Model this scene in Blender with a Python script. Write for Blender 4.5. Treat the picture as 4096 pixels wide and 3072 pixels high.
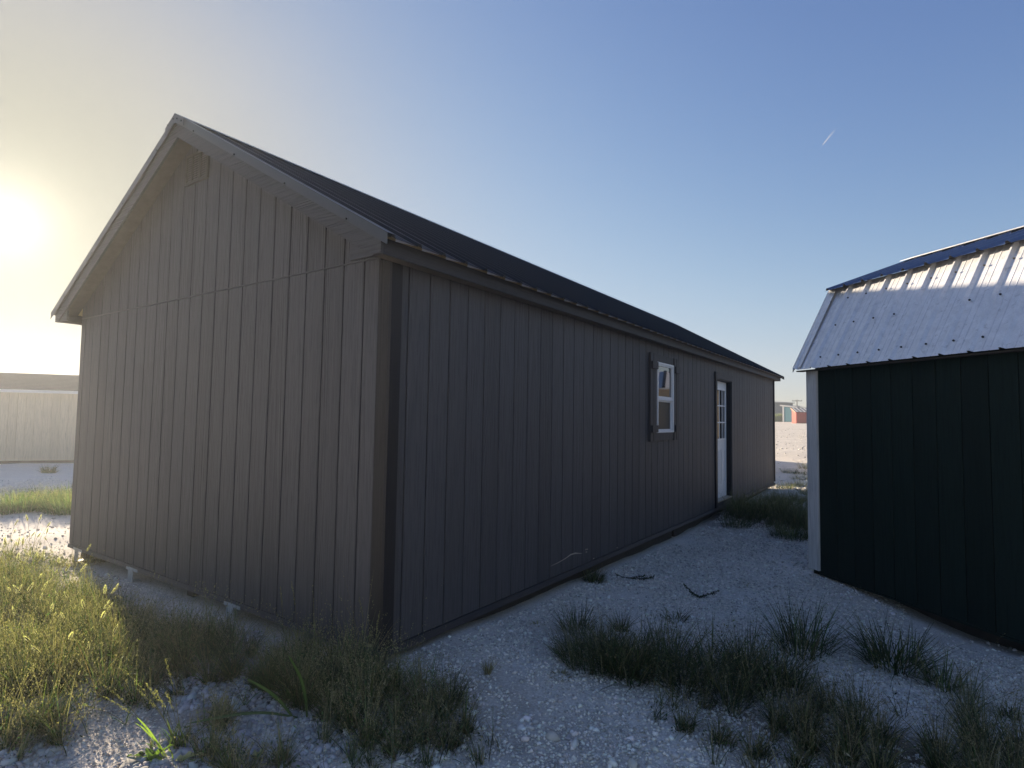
import bpy, math, random
import numpy as np
from mathutils import Vector, Matrix

for o in list(bpy.data.objects):
    bpy.data.objects.remove(o)
S = bpy.context.scene
COL = S.collection

# ------------------------------------------------------------------ camera
CAM = np.array([2.6751, -2.5053, 1.4217])
F_PX, YAW, PITCH, ROLL = 2316.97, 0.6051, 0.0572, 0.0162
fw = np.array([-math.sin(YAW) * math.cos(PITCH), math.cos(YAW) * math.cos(PITCH), math.sin(PITCH)])
r0 = np.array([math.cos(YAW), math.sin(YAW), 0.0])
u0 = np.cross(r0, fw)
cr, sr = math.cos(ROLL), math.sin(ROLL)
rt = cr * r0 + sr * u0
up = -sr * r0 + cr * u0
camd = bpy.data.cameras.new('camera')
camd.sensor_fit = 'HORIZONTAL'
camd.sensor_width = 36.0
camd.lens = F_PX / 4096.0 * 36.0
camd.clip_start = 0.05
camd.clip_end = 30000
cam = bpy.data.objects.new('camera', camd)
COL.objects.link(cam)
M = Matrix(((rt[0], up[0], -fw[0], CAM[0]), (rt[1], up[1], -fw[1], CAM[1]), (rt[2], up[2], -fw[2], CAM[2]), (0, 0, 0, 1)))
cam.matrix_world = M
S.camera = cam

# ------------------------------------------------------------------ sky, sun, exposure
SUN_AZ, SUN_EL = math.radians(166.5), math.radians(13.8)
SUN = Vector((math.cos(SUN_EL) * math.cos(SUN_AZ), math.cos(SUN_EL) * math.sin(SUN_AZ), math.sin(SUN_EL)))
W = bpy.data.worlds.new('World')
S.world = W
W.use_nodes = True
nt = W.node_tree
nt.nodes.clear()
sky = nt.nodes.new('ShaderNodeTexSky')
sky.sky_type = 'NISHITA'
sky.sun_disc = False
sky.sun_elevation = SUN_EL
sky.sun_rotation = math.radians(90) - SUN_AZ
sky.altitude = 300
sky.air_density = 1.0
sky.dust_density = 0.7
sky.ozone_density = 2.5
EXPO = 1.5
def wmath(op, a, b=None):
    m = nt.nodes.new('ShaderNodeMath'); m.operation = op
    for i, v in enumerate((a, b)):
        if v is None: continue
        if isinstance(v, (int, float)): m.inputs[i].default_value = v
        else: nt.links.new(v, m.inputs[i])
    return m.outputs[0]
# the sky's radiance with its bright end rolled off, the whole dome alike
sp = nt.nodes.new('ShaderNodeSeparateColor'); nt.links.new(sky.outputs[0], sp.inputs[0])
cb = nt.nodes.new('ShaderNodeCombineColor')
geo = nt.nodes.new('ShaderNodeNewGeometry')
dt = nt.nodes.new('ShaderNodeVectorMath'); dt.operation = 'DOT_PRODUCT'
nt.links.new(geo.outputs['Incoming'], dt.inputs[0]); dt.inputs[1].default_value = (-SUN.x, -SUN.y, -SUN.z)
th = wmath('ARCCOSINE', wmath('MINIMUM', dt.outputs['Value'], 0.999999))
halo = wmath('EXPONENT', wmath('MULTIPLY', wmath('POWER', wmath('DIVIDE', th, math.radians(24)), 2.0), -1.0))
core = wmath('EXPONENT', wmath('DIVIDE', th, -math.radians(2.3)))
for i, (a_, p_, c_, hm, cm) in enumerate(((3.45, 1.20, 0.78, -0.40, 1.2), (2.95, 1.20, 0.82, -0.43, 1.1), (2.5, 1.00, 0.92, -0.58, 0.85))):
    x = wmath('MULTIPLY', wmath('POWER', wmath('MULTIPLY', sp.outputs[i], 0.1), p_), a_)
    t = wmath('DIVIDE', x, wmath('SQRT', wmath('ADD', wmath('POWER', wmath('DIVIDE', x, c_), 2.0), 1.0)))
    t = wmath('MULTIPLY', t, wmath('ADD', wmath('MULTIPLY', halo, hm), 1.0))
    t = wmath('ADD', t, wmath('MULTIPLY', core, cm))
    nt.links.new(wmath('MULTIPLY', t, 10.0 / 2 ** EXPO), cb.inputs[i])
bg = nt.nodes.new('ShaderNodeBackground')
bg.inputs['Strength'].default_value = 0.10
wo = nt.nodes.new('ShaderNodeOutputWorld')
nt.links.new(cb.outputs[0], bg.inputs['Color'])
nt.links.new(bg.outputs[0], wo.inputs['Surface'])
sl = bpy.data.lights.new('sun', 'SUN')
sl.energy = 5.0
sl.angle = math.radians(0.6)
sl.color = (1.0, 0.83, 0.62)
so = bpy.data.objects.new('sun', sl)
COL.objects.link(so)
so.rotation_euler = SUN.to_track_quat('Z', 'Y').to_euler()
so.location = (-30, 8, 20)
S.view_settings.view_transform = 'Standard'
S.view_settings.look = 'None'
S.view_settings.gamma = 1
S.view_settings.exposure = EXPO
S.view_settings.use_curve_mapping = False
S.render.engine = 'CYCLES'
S.cycles.max_bounces = 8
S.cycles.diffuse_bounces = 4
S.cycles.transparent_max_bounces = 12
S.cycles.sample_clamp_indirect = 8.0

rng = np.random.default_rng(7)
random.seed(7)

# ------------------------------------------------------------------ helpers
class MB:
    """collects polygons; build() links them as one mesh object"""
    def __init__(s):
        s.v = []; s.f = []; s.m = []
    def add(s, vs, fs, mi=0):
        b = len(s.v)
        s.v += [tuple(map(float, p)) for p in vs]
        s.f += [tuple(b + i for i in f) for f in fs]
        s.m += [mi] * len(fs)
        return s
    def box(s, a, b, mi=0):
        x0, y0, z0 = a; x1, y1, z1 = b
        return s.add([(x0, y0, z0), (x1, y0, z0), (x1, y1, z0), (x0, y1, z0), (x0, y0, z1), (x1, y0, z1), (x1, y1, z1), (x0, y1, z1)],
                     [(0, 3, 2, 1), (4, 5, 6, 7), (0, 1, 5, 4), (1, 2, 6, 5), (2, 3, 7, 6), (3, 0, 4, 7)], mi)
    def prism(s, poly, d, mi=0):
        n = len(poly); d = np.array(d, float)
        a = [np.array(p, float) for p in poly]
        vs = a + [p + d for p in a]
        fs = [tuple(range(n)), tuple(range(2 * n - 1, n - 1, -1))] + [(i, i + n, (i + 1) % n + n, (i + 1) % n)[::-1] for i in range(n)]
        return s.add(vs, fs, mi)
    def tube(s, pts, rad, n=4, mi=0):
        pts = [np.array(p, float) for p in pts]
        if np.isscalar(rad): rad = [rad] * len(pts)
        vs = []; fs = []
        for i, p in enumerate(pts):
            t = pts[min(i + 1, len(pts) - 1)] - pts[max(i - 1, 0)]
            t = t / (np.linalg.norm(t) + 1e-9)
            a = np.cross(t, (0.3, 0.5, 0.81)); a /= np.linalg.norm(a) + 1e-9
            b = np.cross(t, a)
            for k in range(n):
                w = 2 * math.pi * k / n
                vs.append(p + rad[i] * (a * math.cos(w) + b * math.sin(w)))
        for i in range(len(pts) - 1):
            for k in range(n):
                fs.append((i * n + k, i * n + (k + 1) % n, (i + 1) * n + (k + 1) % n, (i + 1) * n + k))
        fs.append(tuple(range(n))[::-1]); fs.append(tuple((len(pts) - 1) * n + k for k in range(n)))
        return s.add(vs, fs, mi)
    def mesh(s, name, mats, smooth=False):
        me = bpy.data.meshes.new(name)
        me.from_pydata(s.v, [], s.f)
        for m in (mats if isinstance(mats, (list, tuple)) else [mats]): me.materials.append(m)
        if len(set(s.m)) > 1: me.polygons.foreach_set('material_index', s.m)
        if smooth: me.polygons.foreach_set('use_smooth', [True] * len(s.f))
        me.update()
        return me
    def build(s, name, mats, parent=None, loc=None, smooth=False):
        return link(name, s.mesh(name, mats, smooth), parent, loc)

def link(name, me, parent=None, loc=None, rz=0.0):
    o = bpy.data.objects.new(name, me)
    COL.objects.link(o)
    if parent: o.parent = parent
    if loc is not None: o.location = loc
    if rz: o.rotation_euler = (0, 0, rz)
    return o

def thing(name, label, cat, loc=(0, 0, 0), rz=0.0, group=None):
    o = bpy.data.objects.new(name, None)
    COL.objects.link(o)
    o.empty_display_size = 0.2
    o.location = loc; o.rotation_euler = (0, 0, rz)
    return tag(o, label, cat, group)

def tag(o, label=None, cat=None, group=None, kind=None):
    if label: o['label'] = label
    if cat: o['category'] = cat
    if group: o['group'] = group
    if kind: o['kind'] = kind
    return o

def np_mesh(name, V, Fq, mat, colr=None, smooth=False):
    """V (n,3), Fq list of (m,k) index arrays"""
    me = bpy.data.meshes.new(name)
    loops = np.concatenate([f.ravel() for f in Fq])
    tot = np.concatenate([np.full(len(f), f.shape[1]) for f in Fq])
    me.vertices.add(len(V)); me.vertices.foreach_set('co', np.asarray(V, np.float32).ravel())
    me.loops.add(len(loops)); me.loops.foreach_set('vertex_index', loops.astype(np.int32))
    me.polygons.add(len(tot))
    st = np.concatenate([[0], np.cumsum(tot)[:-1]])
    me.polygons.foreach_set('loop_start', st.astype(np.int32))
    me.polygons.foreach_set('loop_total', tot.astype(np.int32))
    if smooth: me.polygons.foreach_set('use_smooth', np.ones(len(tot), bool))
    me.update(calc_edges=True)
    if colr is not None:
        at = me.color_attributes.new('tint', 'FLOAT_COLOR', 'POINT')
        c = np.ones((len(V), 4), np.float32); c[:, :3] = colr
        at.data.foreach_set('color', c.ravel())
    me.materials.append(mat)
    return me

# ------------------------------------------------------------------ materials
def newmat(name):
    m = bpy.data.materials.new(name); m.use_nodes = True
    n = m.node_tree; n.nodes.clear()
    out = n.nodes.new('ShaderNodeOutputMaterial')
    p = n.nodes.new('ShaderNodeBsdfPrincipled')
    n.links.new(p.outputs[0], out.inputs[0])
    return m, n, p, out

def node(n, t, **kw):
    a = n.nodes.new(t)
    for k, v in kw.items():
        if k in a.inputs: a.inputs[k].default_value = v
        else: setattr(a, k, v)
    return a

def coords(n, scale=(1, 1, 1), jitter=True):
    tc = n.nodes.new('ShaderNodeTexCoord')
    mp = n.nodes.new('ShaderNodeMapping')
    mp.inputs['Scale'].default_value = scale
    n.links.new(tc.outputs['Object'], mp.inputs['Vector'])
    if jitter:
        oi = n.nodes.new('ShaderNodeObjectInfo')
        mu = node(n, 'ShaderNodeVectorMath', operation='MULTIPLY')
        mu.inputs[1].default_value = (37.0, 91.0, 53.0)
        n.links.new(oi.outputs['Random'], mu.inputs[0])
        n.links.new(mu.outputs[0], mp.inputs['Location'])
    return mp

def mixcol(n, fac, a, b):
    m = n.nodes.new('ShaderNodeMix'); m.data_type = 'RGBA'
    for s_, v in ((0, fac), (6, a), (7, b)):
        if hasattr(v, 'is_linked') or hasattr(v, 'links'): n.links.new(v, m.inputs[s_])
        elif s_ == 0: m.inputs[0].default_value = v
        else: m.inputs[s_].default_value = (*v, 1)
    return m.outputs[2]

def ramp(n, src, lo, hi, a=(0, 0, 0), b=(1, 1, 1)):
    r = n.nodes.new('ShaderNodeValToRGB')
    r.color_ramp.elements[0].position = lo; r.color_ramp.elements[1].position = hi
    r.color_ramp.elements[0].color = (*a, 1); r.color_ramp.elements[1].color = (*b, 1)
    n.links.new(src, r.inputs[0])
    return r.outputs[0]

def paint_wood(name, colr, axis='z', bump=0.5, rough=0.6, var=0.18, spec=0.35):
    """painted board with embossed wood grain running along the given axis"""
    m, n, p, _ = newmat(name)
    sc = {'z': (1, 1, 0.045), 'x': (0.045, 1, 1), 'y': (1, 0.045, 1)}[axis]
    mp = coords(n, sc)
    warp = node(n, 'ShaderNodeTexNoise', Scale=5.0, Detail=2.0)
    n.links.new(mp.outputs[0], warp.inputs['Vector'])
    g = node(n, 'ShaderNodeTexNoise', Scale=75.0, Detail=5.0, Roughness=0.65, Distortion=0.6)
    n.links.new(mp.outputs[0], g.inputs['Vector'])
    cat = node(n, 'ShaderNodeTexNoise', Scale=9.0, Detail=1.0, Distortion=1.0)
    n.links.new(mp.outputs[0], cat.inputs['Vector'])
    rings = node(n, 'ShaderNodeMath', operation='MULTIPLY'); rings.inputs[1].default_value = 46.0
    n.links.new(cat.outputs[0], rings.inputs[0])
    sn = node(n, 'ShaderNodeMath', operation='SINE'); n.links.new(rings.outputs[0], sn.inputs[0])
    msk = ramp(n, warp.outputs[0], 0.42, 0.62)
    rm = node(n, 'ShaderNodeMath', operation='MULTIPLY'); n.links.new(sn.outputs[0], rm.inputs[0]); n.links.new(msk, rm.inputs[1])
    half = node(n, 'ShaderNodeMath', operation='MULTIPLY'); half.inputs[1].default_value = 0.30
    n.links.new(rm.outputs[0], half.inputs[0])
    ad = node(n, 'ShaderNodeMath', operation='ADD'); n.links.new(g.outputs[0], ad.inputs[0]); n.links.new(half.outputs[0], ad.inputs[1])
    bp = node(n, 'ShaderNodeBump', Strength=bump, Distance=0.006)
    n.links.new(ad.outputs[0], bp.inputs['Height'])
    n.links.new(bp.outputs[0], p.inputs['Normal'])
    st = node(n, 'ShaderNodeTexNoise', Scale=9.0, Detail=3.0)
    n.links.new(mp.outputs[0], st.inputs['Vector'])
    oi = n.nodes.new('ShaderNodeObjectInfo')
    mx = node(n, 'ShaderNodeMath', operation='ADD'); n.links.new(st.outputs[0], mx.inputs[0]); n.links.new(oi.outputs['Random'], mx.inputs[1])
    f = ramp(n, mx.outputs[0], 0.3, 1.7)
    c = np.array(colr)
    base = mixcol(n, f, tuple(c * (1 - var)), tuple(c * (1 + var)))
    dk = ramp(n, g.outputs[0], 0.30, 0.55)
    base = mixcol(n, dk, tuple(c * 0.72), base)
    n.links.new(base, p.inputs['Base Color'])
    p.inputs['Roughness'].default_value = rough
    p.inputs['Specular IOR Level'].default_value = spec
    return m

def metal(name, colr, rough=0.35, metallic=0.0, stain=0.0, stain_col=(0.2, 0.2, 0.2), scale=18.0, spec=0.5):
    m, n, p, _ = newmat(name)
    mp = coords(n)
    a = node(n, 'ShaderNodeTexNoise', Scale=scale, Detail=5.0, Roughness=0.7)
    n.links.new(mp.outputs[0], a.inputs['Vector'])
    c = np.array(colr)
    col = mixcol(n, ramp(n, a.outputs[0], 0.3, 0.7), tuple(c * 0.86), tuple(c * 1.12))
    if stain:
        b = node(n, 'ShaderNodeTexNoise', Scale=scale * 1.7, Detail=3.0, Roughness=0.6, Distortion=0.8)
        n.links.new(mp.outputs[0], b.inputs['Vector'])
        f = ramp(n, b.outputs[0], 0.60, 0.72)
        fm = node(n, 'ShaderNodeMath', operation='MULTIPLY'); fm.inputs[1].default_value = stain
        n.links.new(f, fm.inputs[0])
        col = mixcol(n, fm.outputs[0], col, stain_col)
    n.links.new(col, p.inputs['Base Color'])
    rr = node(n, 'ShaderNodeMapRange'); rr.inputs[3].default_value = rough * 0.8; rr.inputs[4].default_value = rough * 1.3
    n.links.new(a.outputs[0], rr.inputs[0]); n.links.new(rr.outputs[0], p.inputs['Roughness'])
    bp = node(n, 'ShaderNodeBump', Strength=0.08, Distance=0.004)
    n.links.new(a.outputs[0], bp.inputs['Height']); n.links.new(bp.outputs[0], p.inputs['Normal'])
    p.inputs['Metallic'].default_value = metallic
    p.inputs['Specular IOR Level'].default_value = spec
    return m

def plain(name, colr, rough=0.7, var=0.15, scale=12.0, spec=0.3, bump=0.15):
    m, n, p, _ = newmat(name)
    mp = coords(n)
    a = node(n, 'ShaderNodeTexNoise', Scale=scale, Detail=5.0, Roughness=0.65)
    n.links.new(mp.outputs[0], a.inputs['Vector'])
    c = np.array(colr)
    n.links.new(mixcol(n, ramp(n, a.outputs[0], 0.3, 0.7), tuple(c * (1 - var)), tuple(c * (1 + var))), p.inputs['Base Color'])
    bp = node(n, 'ShaderNodeBump', Strength=bump, Distance=0.005)
    n.links.new(a.outputs[0], bp.inputs['Height']); n.links.new(bp.outputs[0], p.inputs['Normal'])
    p.inputs['Roughness'].default_value = rough
    p.inputs['Specular IOR Level'].default_value = spec
    return m

def foliage(name, mult=1.0, trans=0.45, rough=0.55):
    """leaf blades: diffuse and translucent, tinted blade by blade"""
    m = bpy.data.materials.new(name); m.use_nodes = True
    n = m.node_tree; n.nodes.clear()
    out = n.nodes.new('ShaderNodeOutputMaterial')
    at = node(n, 'ShaderNodeAttribute', attribute_name='tint')
    d = n.nodes.new('ShaderNodeBsdfDiffuse'); t = n.nodes.new('ShaderNodeBsdfTranslucent'); g = n.nodes.new('ShaderNodeBsdfGlossy')
    g.inputs['Roughness'].default_value = rough
    g.inputs['Color'].default_value = (0.9, 0.95, 0.9, 1)
    mc = node(n, 'ShaderNodeVectorMath', operation='SCALE'); mc.inputs['Scale'].default_value = mult
    n.links.new(at.outputs['Color'], mc.inputs[0])
    tc = node(n, 'ShaderNodeVectorMath', operation='MULTIPLY'); tc.inputs[1].default_value = (1.35, 1.62, 0.72)
    n.links.new(mc.outputs[0], tc.inputs[0])
    n.links.new(mc.outputs[0], d.inputs[0]); n.links.new(tc.outputs[0], t.inputs[0])
    m1 = n.nodes.new('ShaderNodeMixShader'); m1.inputs[0].default_value = trans
    n.links.new(d.outputs[0], m1.inputs[1]); n.links.new(t.outputs[0], m1.inputs[2])
    m2 = n.nodes.new('ShaderNodeMixShader'); m2.inputs[0].default_value = 0.04
    n.links.new(m1.outputs[0], m2.inputs[1]); n.links.new(g.outputs[0], m2.inputs[2])
    n.links.new(m2.outputs[0], out.inputs[0])
    return m

CH = (0.069, 0.068, 0.074)
M_side = paint_wood('charcoal_siding', CH, 'z', bump=1.0, var=.15)
M_boardx = paint_wood('charcoal_board_across', (0.052, 0.052, 0.057), 'x', bump=0.8)
M_boardy = paint_wood('charcoal_board_along', (0.036, 0.036, 0.041), 'y', bump=0.6)
M_shutter = paint_wood('shutter_paint', (0.042, 0.041, 0.046), 'z', bump=0.6)
M_cornerdark = paint_wood('charcoal_corner', (0.013, 0.013, 0.017), 'z', bump=0.5)
M_cornerbrown = paint_wood('shaded_corner', (0.026, 0.024, 0.023), 'z', bump=0.8)  # siding paint darkened: shade of the gable's corner strip put into the colour
M_flash = paint_wood('painted_flashing', (0.085, 0.084, 0.09), 'x', bump=0.1)
M_back = plain('groove_paint', (0.010, 0.010, 0.012), 0.8)
M_skid = plain('skid_timber', (0.06, 0.055, 0.05), 0.85)
M_raw = plain('raw_pine', (0.30, 0.235, 0.14), 0.8, var=0.2, scale=25)
M_soffit = plain('soffit_board', (0.10, 0.088, 0.08), 0.8)
M_roof = metal('black_roof_metal', (0.007, 0.008, 0.011), 0.42, spec=0.22)
M_roofback = metal('pale_metal_back', (0.55, 0.55, 0.57), 0.45)
M_roofunder = metal('dark_metal_back', (0.05, 0.05, 0.052), 0.5)
M_eavewedge = metal('pale_eave_wedge', (0.42, 0.42, 0.45), 0.5)
M_trimmetal = metal('grey_trim_metal', (0.036, 0.039, 0.046), 0.36, spec=0.5)
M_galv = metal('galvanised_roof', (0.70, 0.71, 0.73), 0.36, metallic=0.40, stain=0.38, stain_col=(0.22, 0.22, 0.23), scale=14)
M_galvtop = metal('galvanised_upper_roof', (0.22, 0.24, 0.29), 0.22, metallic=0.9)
M_screw = plain('dark_screw', (0.03, 0.03, 0.03), 0.5)
M_green = paint_wood('dark_green_siding', (0.008, 0.018, 0.015), 'z', bump=0.35, spec=0.2)
M_white = paint_wood('white_trim', (0.62, 0.62, 0.60), 'z', bump=0.25, var=0.05)
M_vinyl = plain('white_vinyl', (0.80, 0.81, 0.82), 0.35, var=0.03)
M_door = plain('white_door_paint', (0.72, 0.74, 0.76), 0.4, var=0.03)
M_vent = plain('charcoal_vent', (0.085, 0.083, 0.078), 0.6)
M_bracket = plain('galvanised_bracket', (0.40, 0.41, 0.40), 0.55, var=0.2)
M_chip = plain('bare_scratch', (0.45, 0.40, 0.33), 0.8)
M_sill = plain('worn_threshold', (0.42, 0.36, 0.28), 0.5, var=0.25)
M_beige = paint_wood('beige_siding', (0.56, 0.47, 0.35), 'z', bump=0.3, var=0.06)
M_beigetrim = plain('pale_fascia', (0.66, 0.66, 0.66), 0.6, var=0.04)
M_shingle = plain('grey_shingle', (0.07, 0.07, 0.073), 0.9, var=0.4, scale=40)
M_brownskid = plain('brown_skid', (0.10, 0.08, 0.065), 0.85)
M_red = paint_wood('red_siding', (0.34, 0.05, 0.032), 'z', bump=0.2)
M_teal = paint_wood('teal_siding', (0.075, 0.22, 0.26), 'z', bump=0.2)
M_greywall = plain('grey_metal_wall', (0.16, 0.165, 0.165), 0.6, var=0.06, scale=0.8)
M_pole = plain('pole_timber', (0.10, 0.085, 0.07), 0.9)
M_grass = foliage('grass_blades', trans=0.38)
M_dry = foliage('dry_stalks', trans=0.6)
M_leaf = foliage('broad_leaves', trans=0.5)

def glass_mat(name, tint, rough=0.02):
    m, n, p, _ = newmat(name)
    p.inputs['Base Color'].default_value = (*tint, 1)
    p.inputs['Roughness'].default_value = rough
    p.inputs['Specular IOR Level'].default_value = 1.0
    p.inputs['Coat Weight'].default_value = 0.6
    p.inputs['Coat Roughness'].default_value = 0.02
    mp = coords(n)
    a = node(n, 'ShaderNodeTexNoise', Scale=1.8, Detail=1.0)
    n.links.new(mp.outputs[0], a.inputs['Vector'])
    bp = node(n, 'ShaderNodeBump', Strength=0.012, Distance=0.01)
    n.links.new(a.outputs[0], bp.inputs['Height']); n.links.new(bp.outputs[0], p.inputs['Normal'])
    return m
M_glass = glass_mat('dark_window_glass', (0.03, 0.03, 0.028))
M_screen = plain('insect_screen', (0.022, 0.022, 0.02), 0.45, spec=0.35, scale=4)

# ------------------------------------------------------------------ ground
def sstep(a, b, x):
    t = np.clip((x - a) / (b - a), 0, 1)
    return t * t * (3 - 2 * t)

def vnoise(x, y, seed=0):
    """smooth value noise, vectorised"""
    xi = np.floor(x).astype(np.int64); yi = np.floor(y).astype(np.int64)
    fx = x - xi; fy = y - yi
    fx = fx * fx * (3 - 2 * fx); fy = fy * fy * (3 - 2 * fy)
    def h(i, j):
        k = (i * 374761393 + j * 668265263 + seed * 974634777) & 0xffffffff
        k = ((k ^ (k >> 13)) * 1274126177) & 0xffffffff
        return ((k ^ (k >> 16)) & 0xffff) / 65535.0
    return (h(xi, yi) * (1 - fx) + h(xi + 1, yi) * fx) * (1 - fy) + (h(xi, yi + 1) * (1 - fx) + h(xi + 1, yi + 1) * fx) * fy - 0.5

def gz(x, y, fine=True):
    x = np.asarray(x, float); y = np.asarray(y, float)
    z = -0.165 + 0 * x
    z = z + 0.075 * np.exp(-((x - 0.3) ** 2 + (y - 0.35) ** 2) / 0.45)
    z = z - 0.045 * np.exp(-(((x - 0.15) / 0.5) ** 2 + ((y - 4.9) / 2.2) ** 2))
    z = z + 0.035 * np.exp(-((x - 1.9) ** 2 + (y - 4.2) ** 2) / 1.2)
    z = z + 0.06 * np.exp(-(((x - 0.4) / 0.7) ** 2 + ((y - 7.7) / 0.8) ** 2))
    z = z - 0.10 * np.exp(-(((x - 2.95) / .75) ** 2 + ((y - 3.45) / .75) ** 2))
    yy = np.clip(y - 9.0, 0, 84.0)
    z = z + 0.0186 * (np.sqrt(yy * yy + 4.0) - 2.0)
    if fine:
        near = np.exp(-((x - 1) ** 2 + (y - 3) ** 2) / 900.0)
        z = z + near * (0.05 * vnoise(x * 0.6 + 9, y * 0.6, 1) + 0.022 * vnoise(x * 2.1, y * 2.1 + 4, 2) + 0.010 * vnoise(x * 6.5, y * 6.5, 3))
        mid = 1 - np.exp(-((x - 1) ** 2 + (y - 3) ** 2) / 60.0)
        z = z + 0.05 * near * mid * vnoise(x * 1.3 + 3 * vnoise(x * .7, y * .7, 8), y * 3.2, 5)
    return z

def gzf(x, y): return float(gz(np.array([x]), np.array([y]))[0])

def axis_coords(n, near, far, c):
    t = np.linspace(-1, 1, n)
    k = 9.2
    s = np.sinh(k * t) / math.sinh(k)
    return c + near * t * 6 + far * s
NX = 420
gx = axis_coords(NX, 1.0, 4000, 0.6); gy = axis_coords(NX, 1.0, 4000, 1.8)
X, Y = np.meshgrid(gx, gy, indexing='ij')
Z = gz(X, Y)
V = np.stack([X.ravel(), Y.ravel(), Z.ravel()], 1)
I = np.arange(NX * NX).reshape(NX, NX)
Q = np.stack([I[:-1, :-1].ravel(), I[1:, :-1].ravel(), I[1:, 1:].ravel(), I[:-1, 1:].ravel()], 1)

# where plants root, the gravel is mixed with soil
SOIL = [(-2.6, -0.75, 2.2, 0.55), (-0.7, -0.5, 1.1, 0.55), (0.35, -0.1, 0.9, 0.45), (1.45, 1.12, 0.75, 0.28), (2.1, 0.95, 0.5, 0.25), (2.6, 0.8, 0.7, 0.35), (0.7, 7.4, 0.9, 0.7), (-10, 1.4, 1.6, 0.5), (-5.0, -0.4, 1.0, 0.5)]
def soil(x, y):
    s = 0 * np.asarray(x, float)
    for cx, cy, ax, ay in SOIL:
        s = np.maximum(s, np.exp(-(((x - cx) / ax) ** 2 + ((y - cy) / ay) ** 2)))
    return np.clip(s * 1.3 + 0.5 * vnoise(x * 3, y * 3, 11) * (s > 0.1), 0, 1)

mg, n, p, _ = newmat('pale_crushed_gravel')
tc = n.nodes.new('ShaderNodeTexCoord')
def nz(scale, det=4.0, rough=0.6, dist=0.0):
    a = node(n, 'ShaderNodeTexNoise', Scale=scale, Detail=det, Roughness=rough, Distortion=dist)
    n.links.new(tc.outputs['Object'], a.inputs['Vector']); return a.outputs[0]
def vor(scale):
    a = node(n, 'ShaderNodeTexVoronoi', Scale=scale); n.links.new(tc.outputs['Object'], a.inputs['Vector']); return a
v1, v2 = vor(34.0), vor(70.0)
big = nz(0.35, 5.0); med = nz(3.0, 5.0); fin = nz(60.0, 4.0)
c0 = mixcol(n, ramp(n, big, 0.35, 0.65), (0.72, 0.66, 0.565), (0.88, 0.82, 0.72))
c1 = mixcol(n, ramp(n, med, 0.35, 0.75), c0, (0.70, 0.635, 0.54))
sep = n.nodes.new('ShaderNodeSeparateColor'); n.links.new(v1.outputs['Color'], sep.inputs[0])
stone = mixcol(n, sep.outputs[0], (0.64, 0.595, 0.52), (0.87, 0.83, 0.76))
fm = node(n, 'ShaderNodeMath', operation='MULTIPLY'); fm.inputs[1].default_value = 0.55
n.links.new(ramp(n, med, 0.40, 0.60), fm.inputs[0])
c2 = mixcol(n, fm.outputs[0], c1, stone)
gap = ramp(n, v2.outputs['Distance'], 0.30, 0.62)
gm = node(n, 'ShaderNodeMath', operation='MULTIPLY'); gm.inputs[1].default_value = 0.30; n.links.new(gap, gm.inputs[0])
c3 = mixcol(n, gm.outputs[0], c2, (0.24, 0.22, 0.20))
at = node(n, 'ShaderNodeAttribute', attribute_name='tint')
sp = n.nodes.new('ShaderNodeSeparateColor'); n.links.new(at.outputs['Color'], sp.inputs[0])
so_ = node(n, 'ShaderNodeMath', operation='MULTIPLY'); n.links.new(sp.outputs[0], so_.inputs[0]); n.links.new(ramp(n, med, 0.3, 0.6), so_.inputs[1])
c4 = mixcol(n, so_.outputs[0], c3, (0.13, 0.105, 0.08))
n.links.new(c4, p.inputs['Base Color'])
p.inputs['Roughness'].default_value = 0.95; p.inputs['Specular IOR Level'].default_value = 0.15
hs = node(n, 'ShaderNodeMath', operation='SUBTRACT'); n.links.new(fin, hs.inputs[0]); n.links.new(v1.outputs['Distance'], hs.inputs[1])
h2 = node(n, 'ShaderNodeMath', operation='SUBTRACT'); n.links.new(hs.outputs[0], h2.inputs[0]); n.links.new(v2.outputs['Distance'], h2.inputs[1])
bp = node(n, 'ShaderNodeBump', Strength=0.35, Distance=0.008); n.links.new(h2.outputs[0], bp.inputs['Height'])
n.links.new(bp.outputs[0], p.inputs['Normal'])
sc_ = np.zeros((len(V), 3)); sc_[:, 0] = soil(V[:, 0], V[:, 1])
gm_ = np_mesh('gravel_ground', V, [Q], mg, sc_, smooth=True)
ground = tag(link('gravel_ground', gm_), kind='structure')

# loose stones on the surface, nobody could count them
M_stone, n, p, _ = newmat('loose_stone')
at = node(n, 'ShaderNodeAttribute', attribute_name='tint'); n.links.new(at.outputs['Color'], p.inputs['Base Color'])
p.inputs['Roughness'].default_value = 0.95; p.inputs['Specular IOR Level'].default_value = 0.15
g_ = (1 + 5 ** .5) / 2
ICO = np.array([(-1, g_, 0), (1, g_, 0), (-1, -g_, 0), (1, -g_, 0), (0, -1, g_), (0, 1, g_), (0, -1, -g_), (0, 1, -g_), (g_, 0, -1), (g_, 0, 1), (-g_, 0, -1), (-g_, 0, 1)]) / 1.9
ICF = np.array([(0, 11, 5), (0, 5, 1), (0, 1, 7), (0, 7, 10), (0, 10, 11), (1, 5, 9), (5, 11, 4), (11, 10, 2), (10, 7, 6), (7, 1, 8), (3, 9, 4), (3, 4, 2), (3, 2, 6), (3, 6, 8), (3, 8, 9), (4, 9, 5), (2, 4, 11), (6, 2, 10), (8, 6, 7), (9, 8, 1)])
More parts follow.
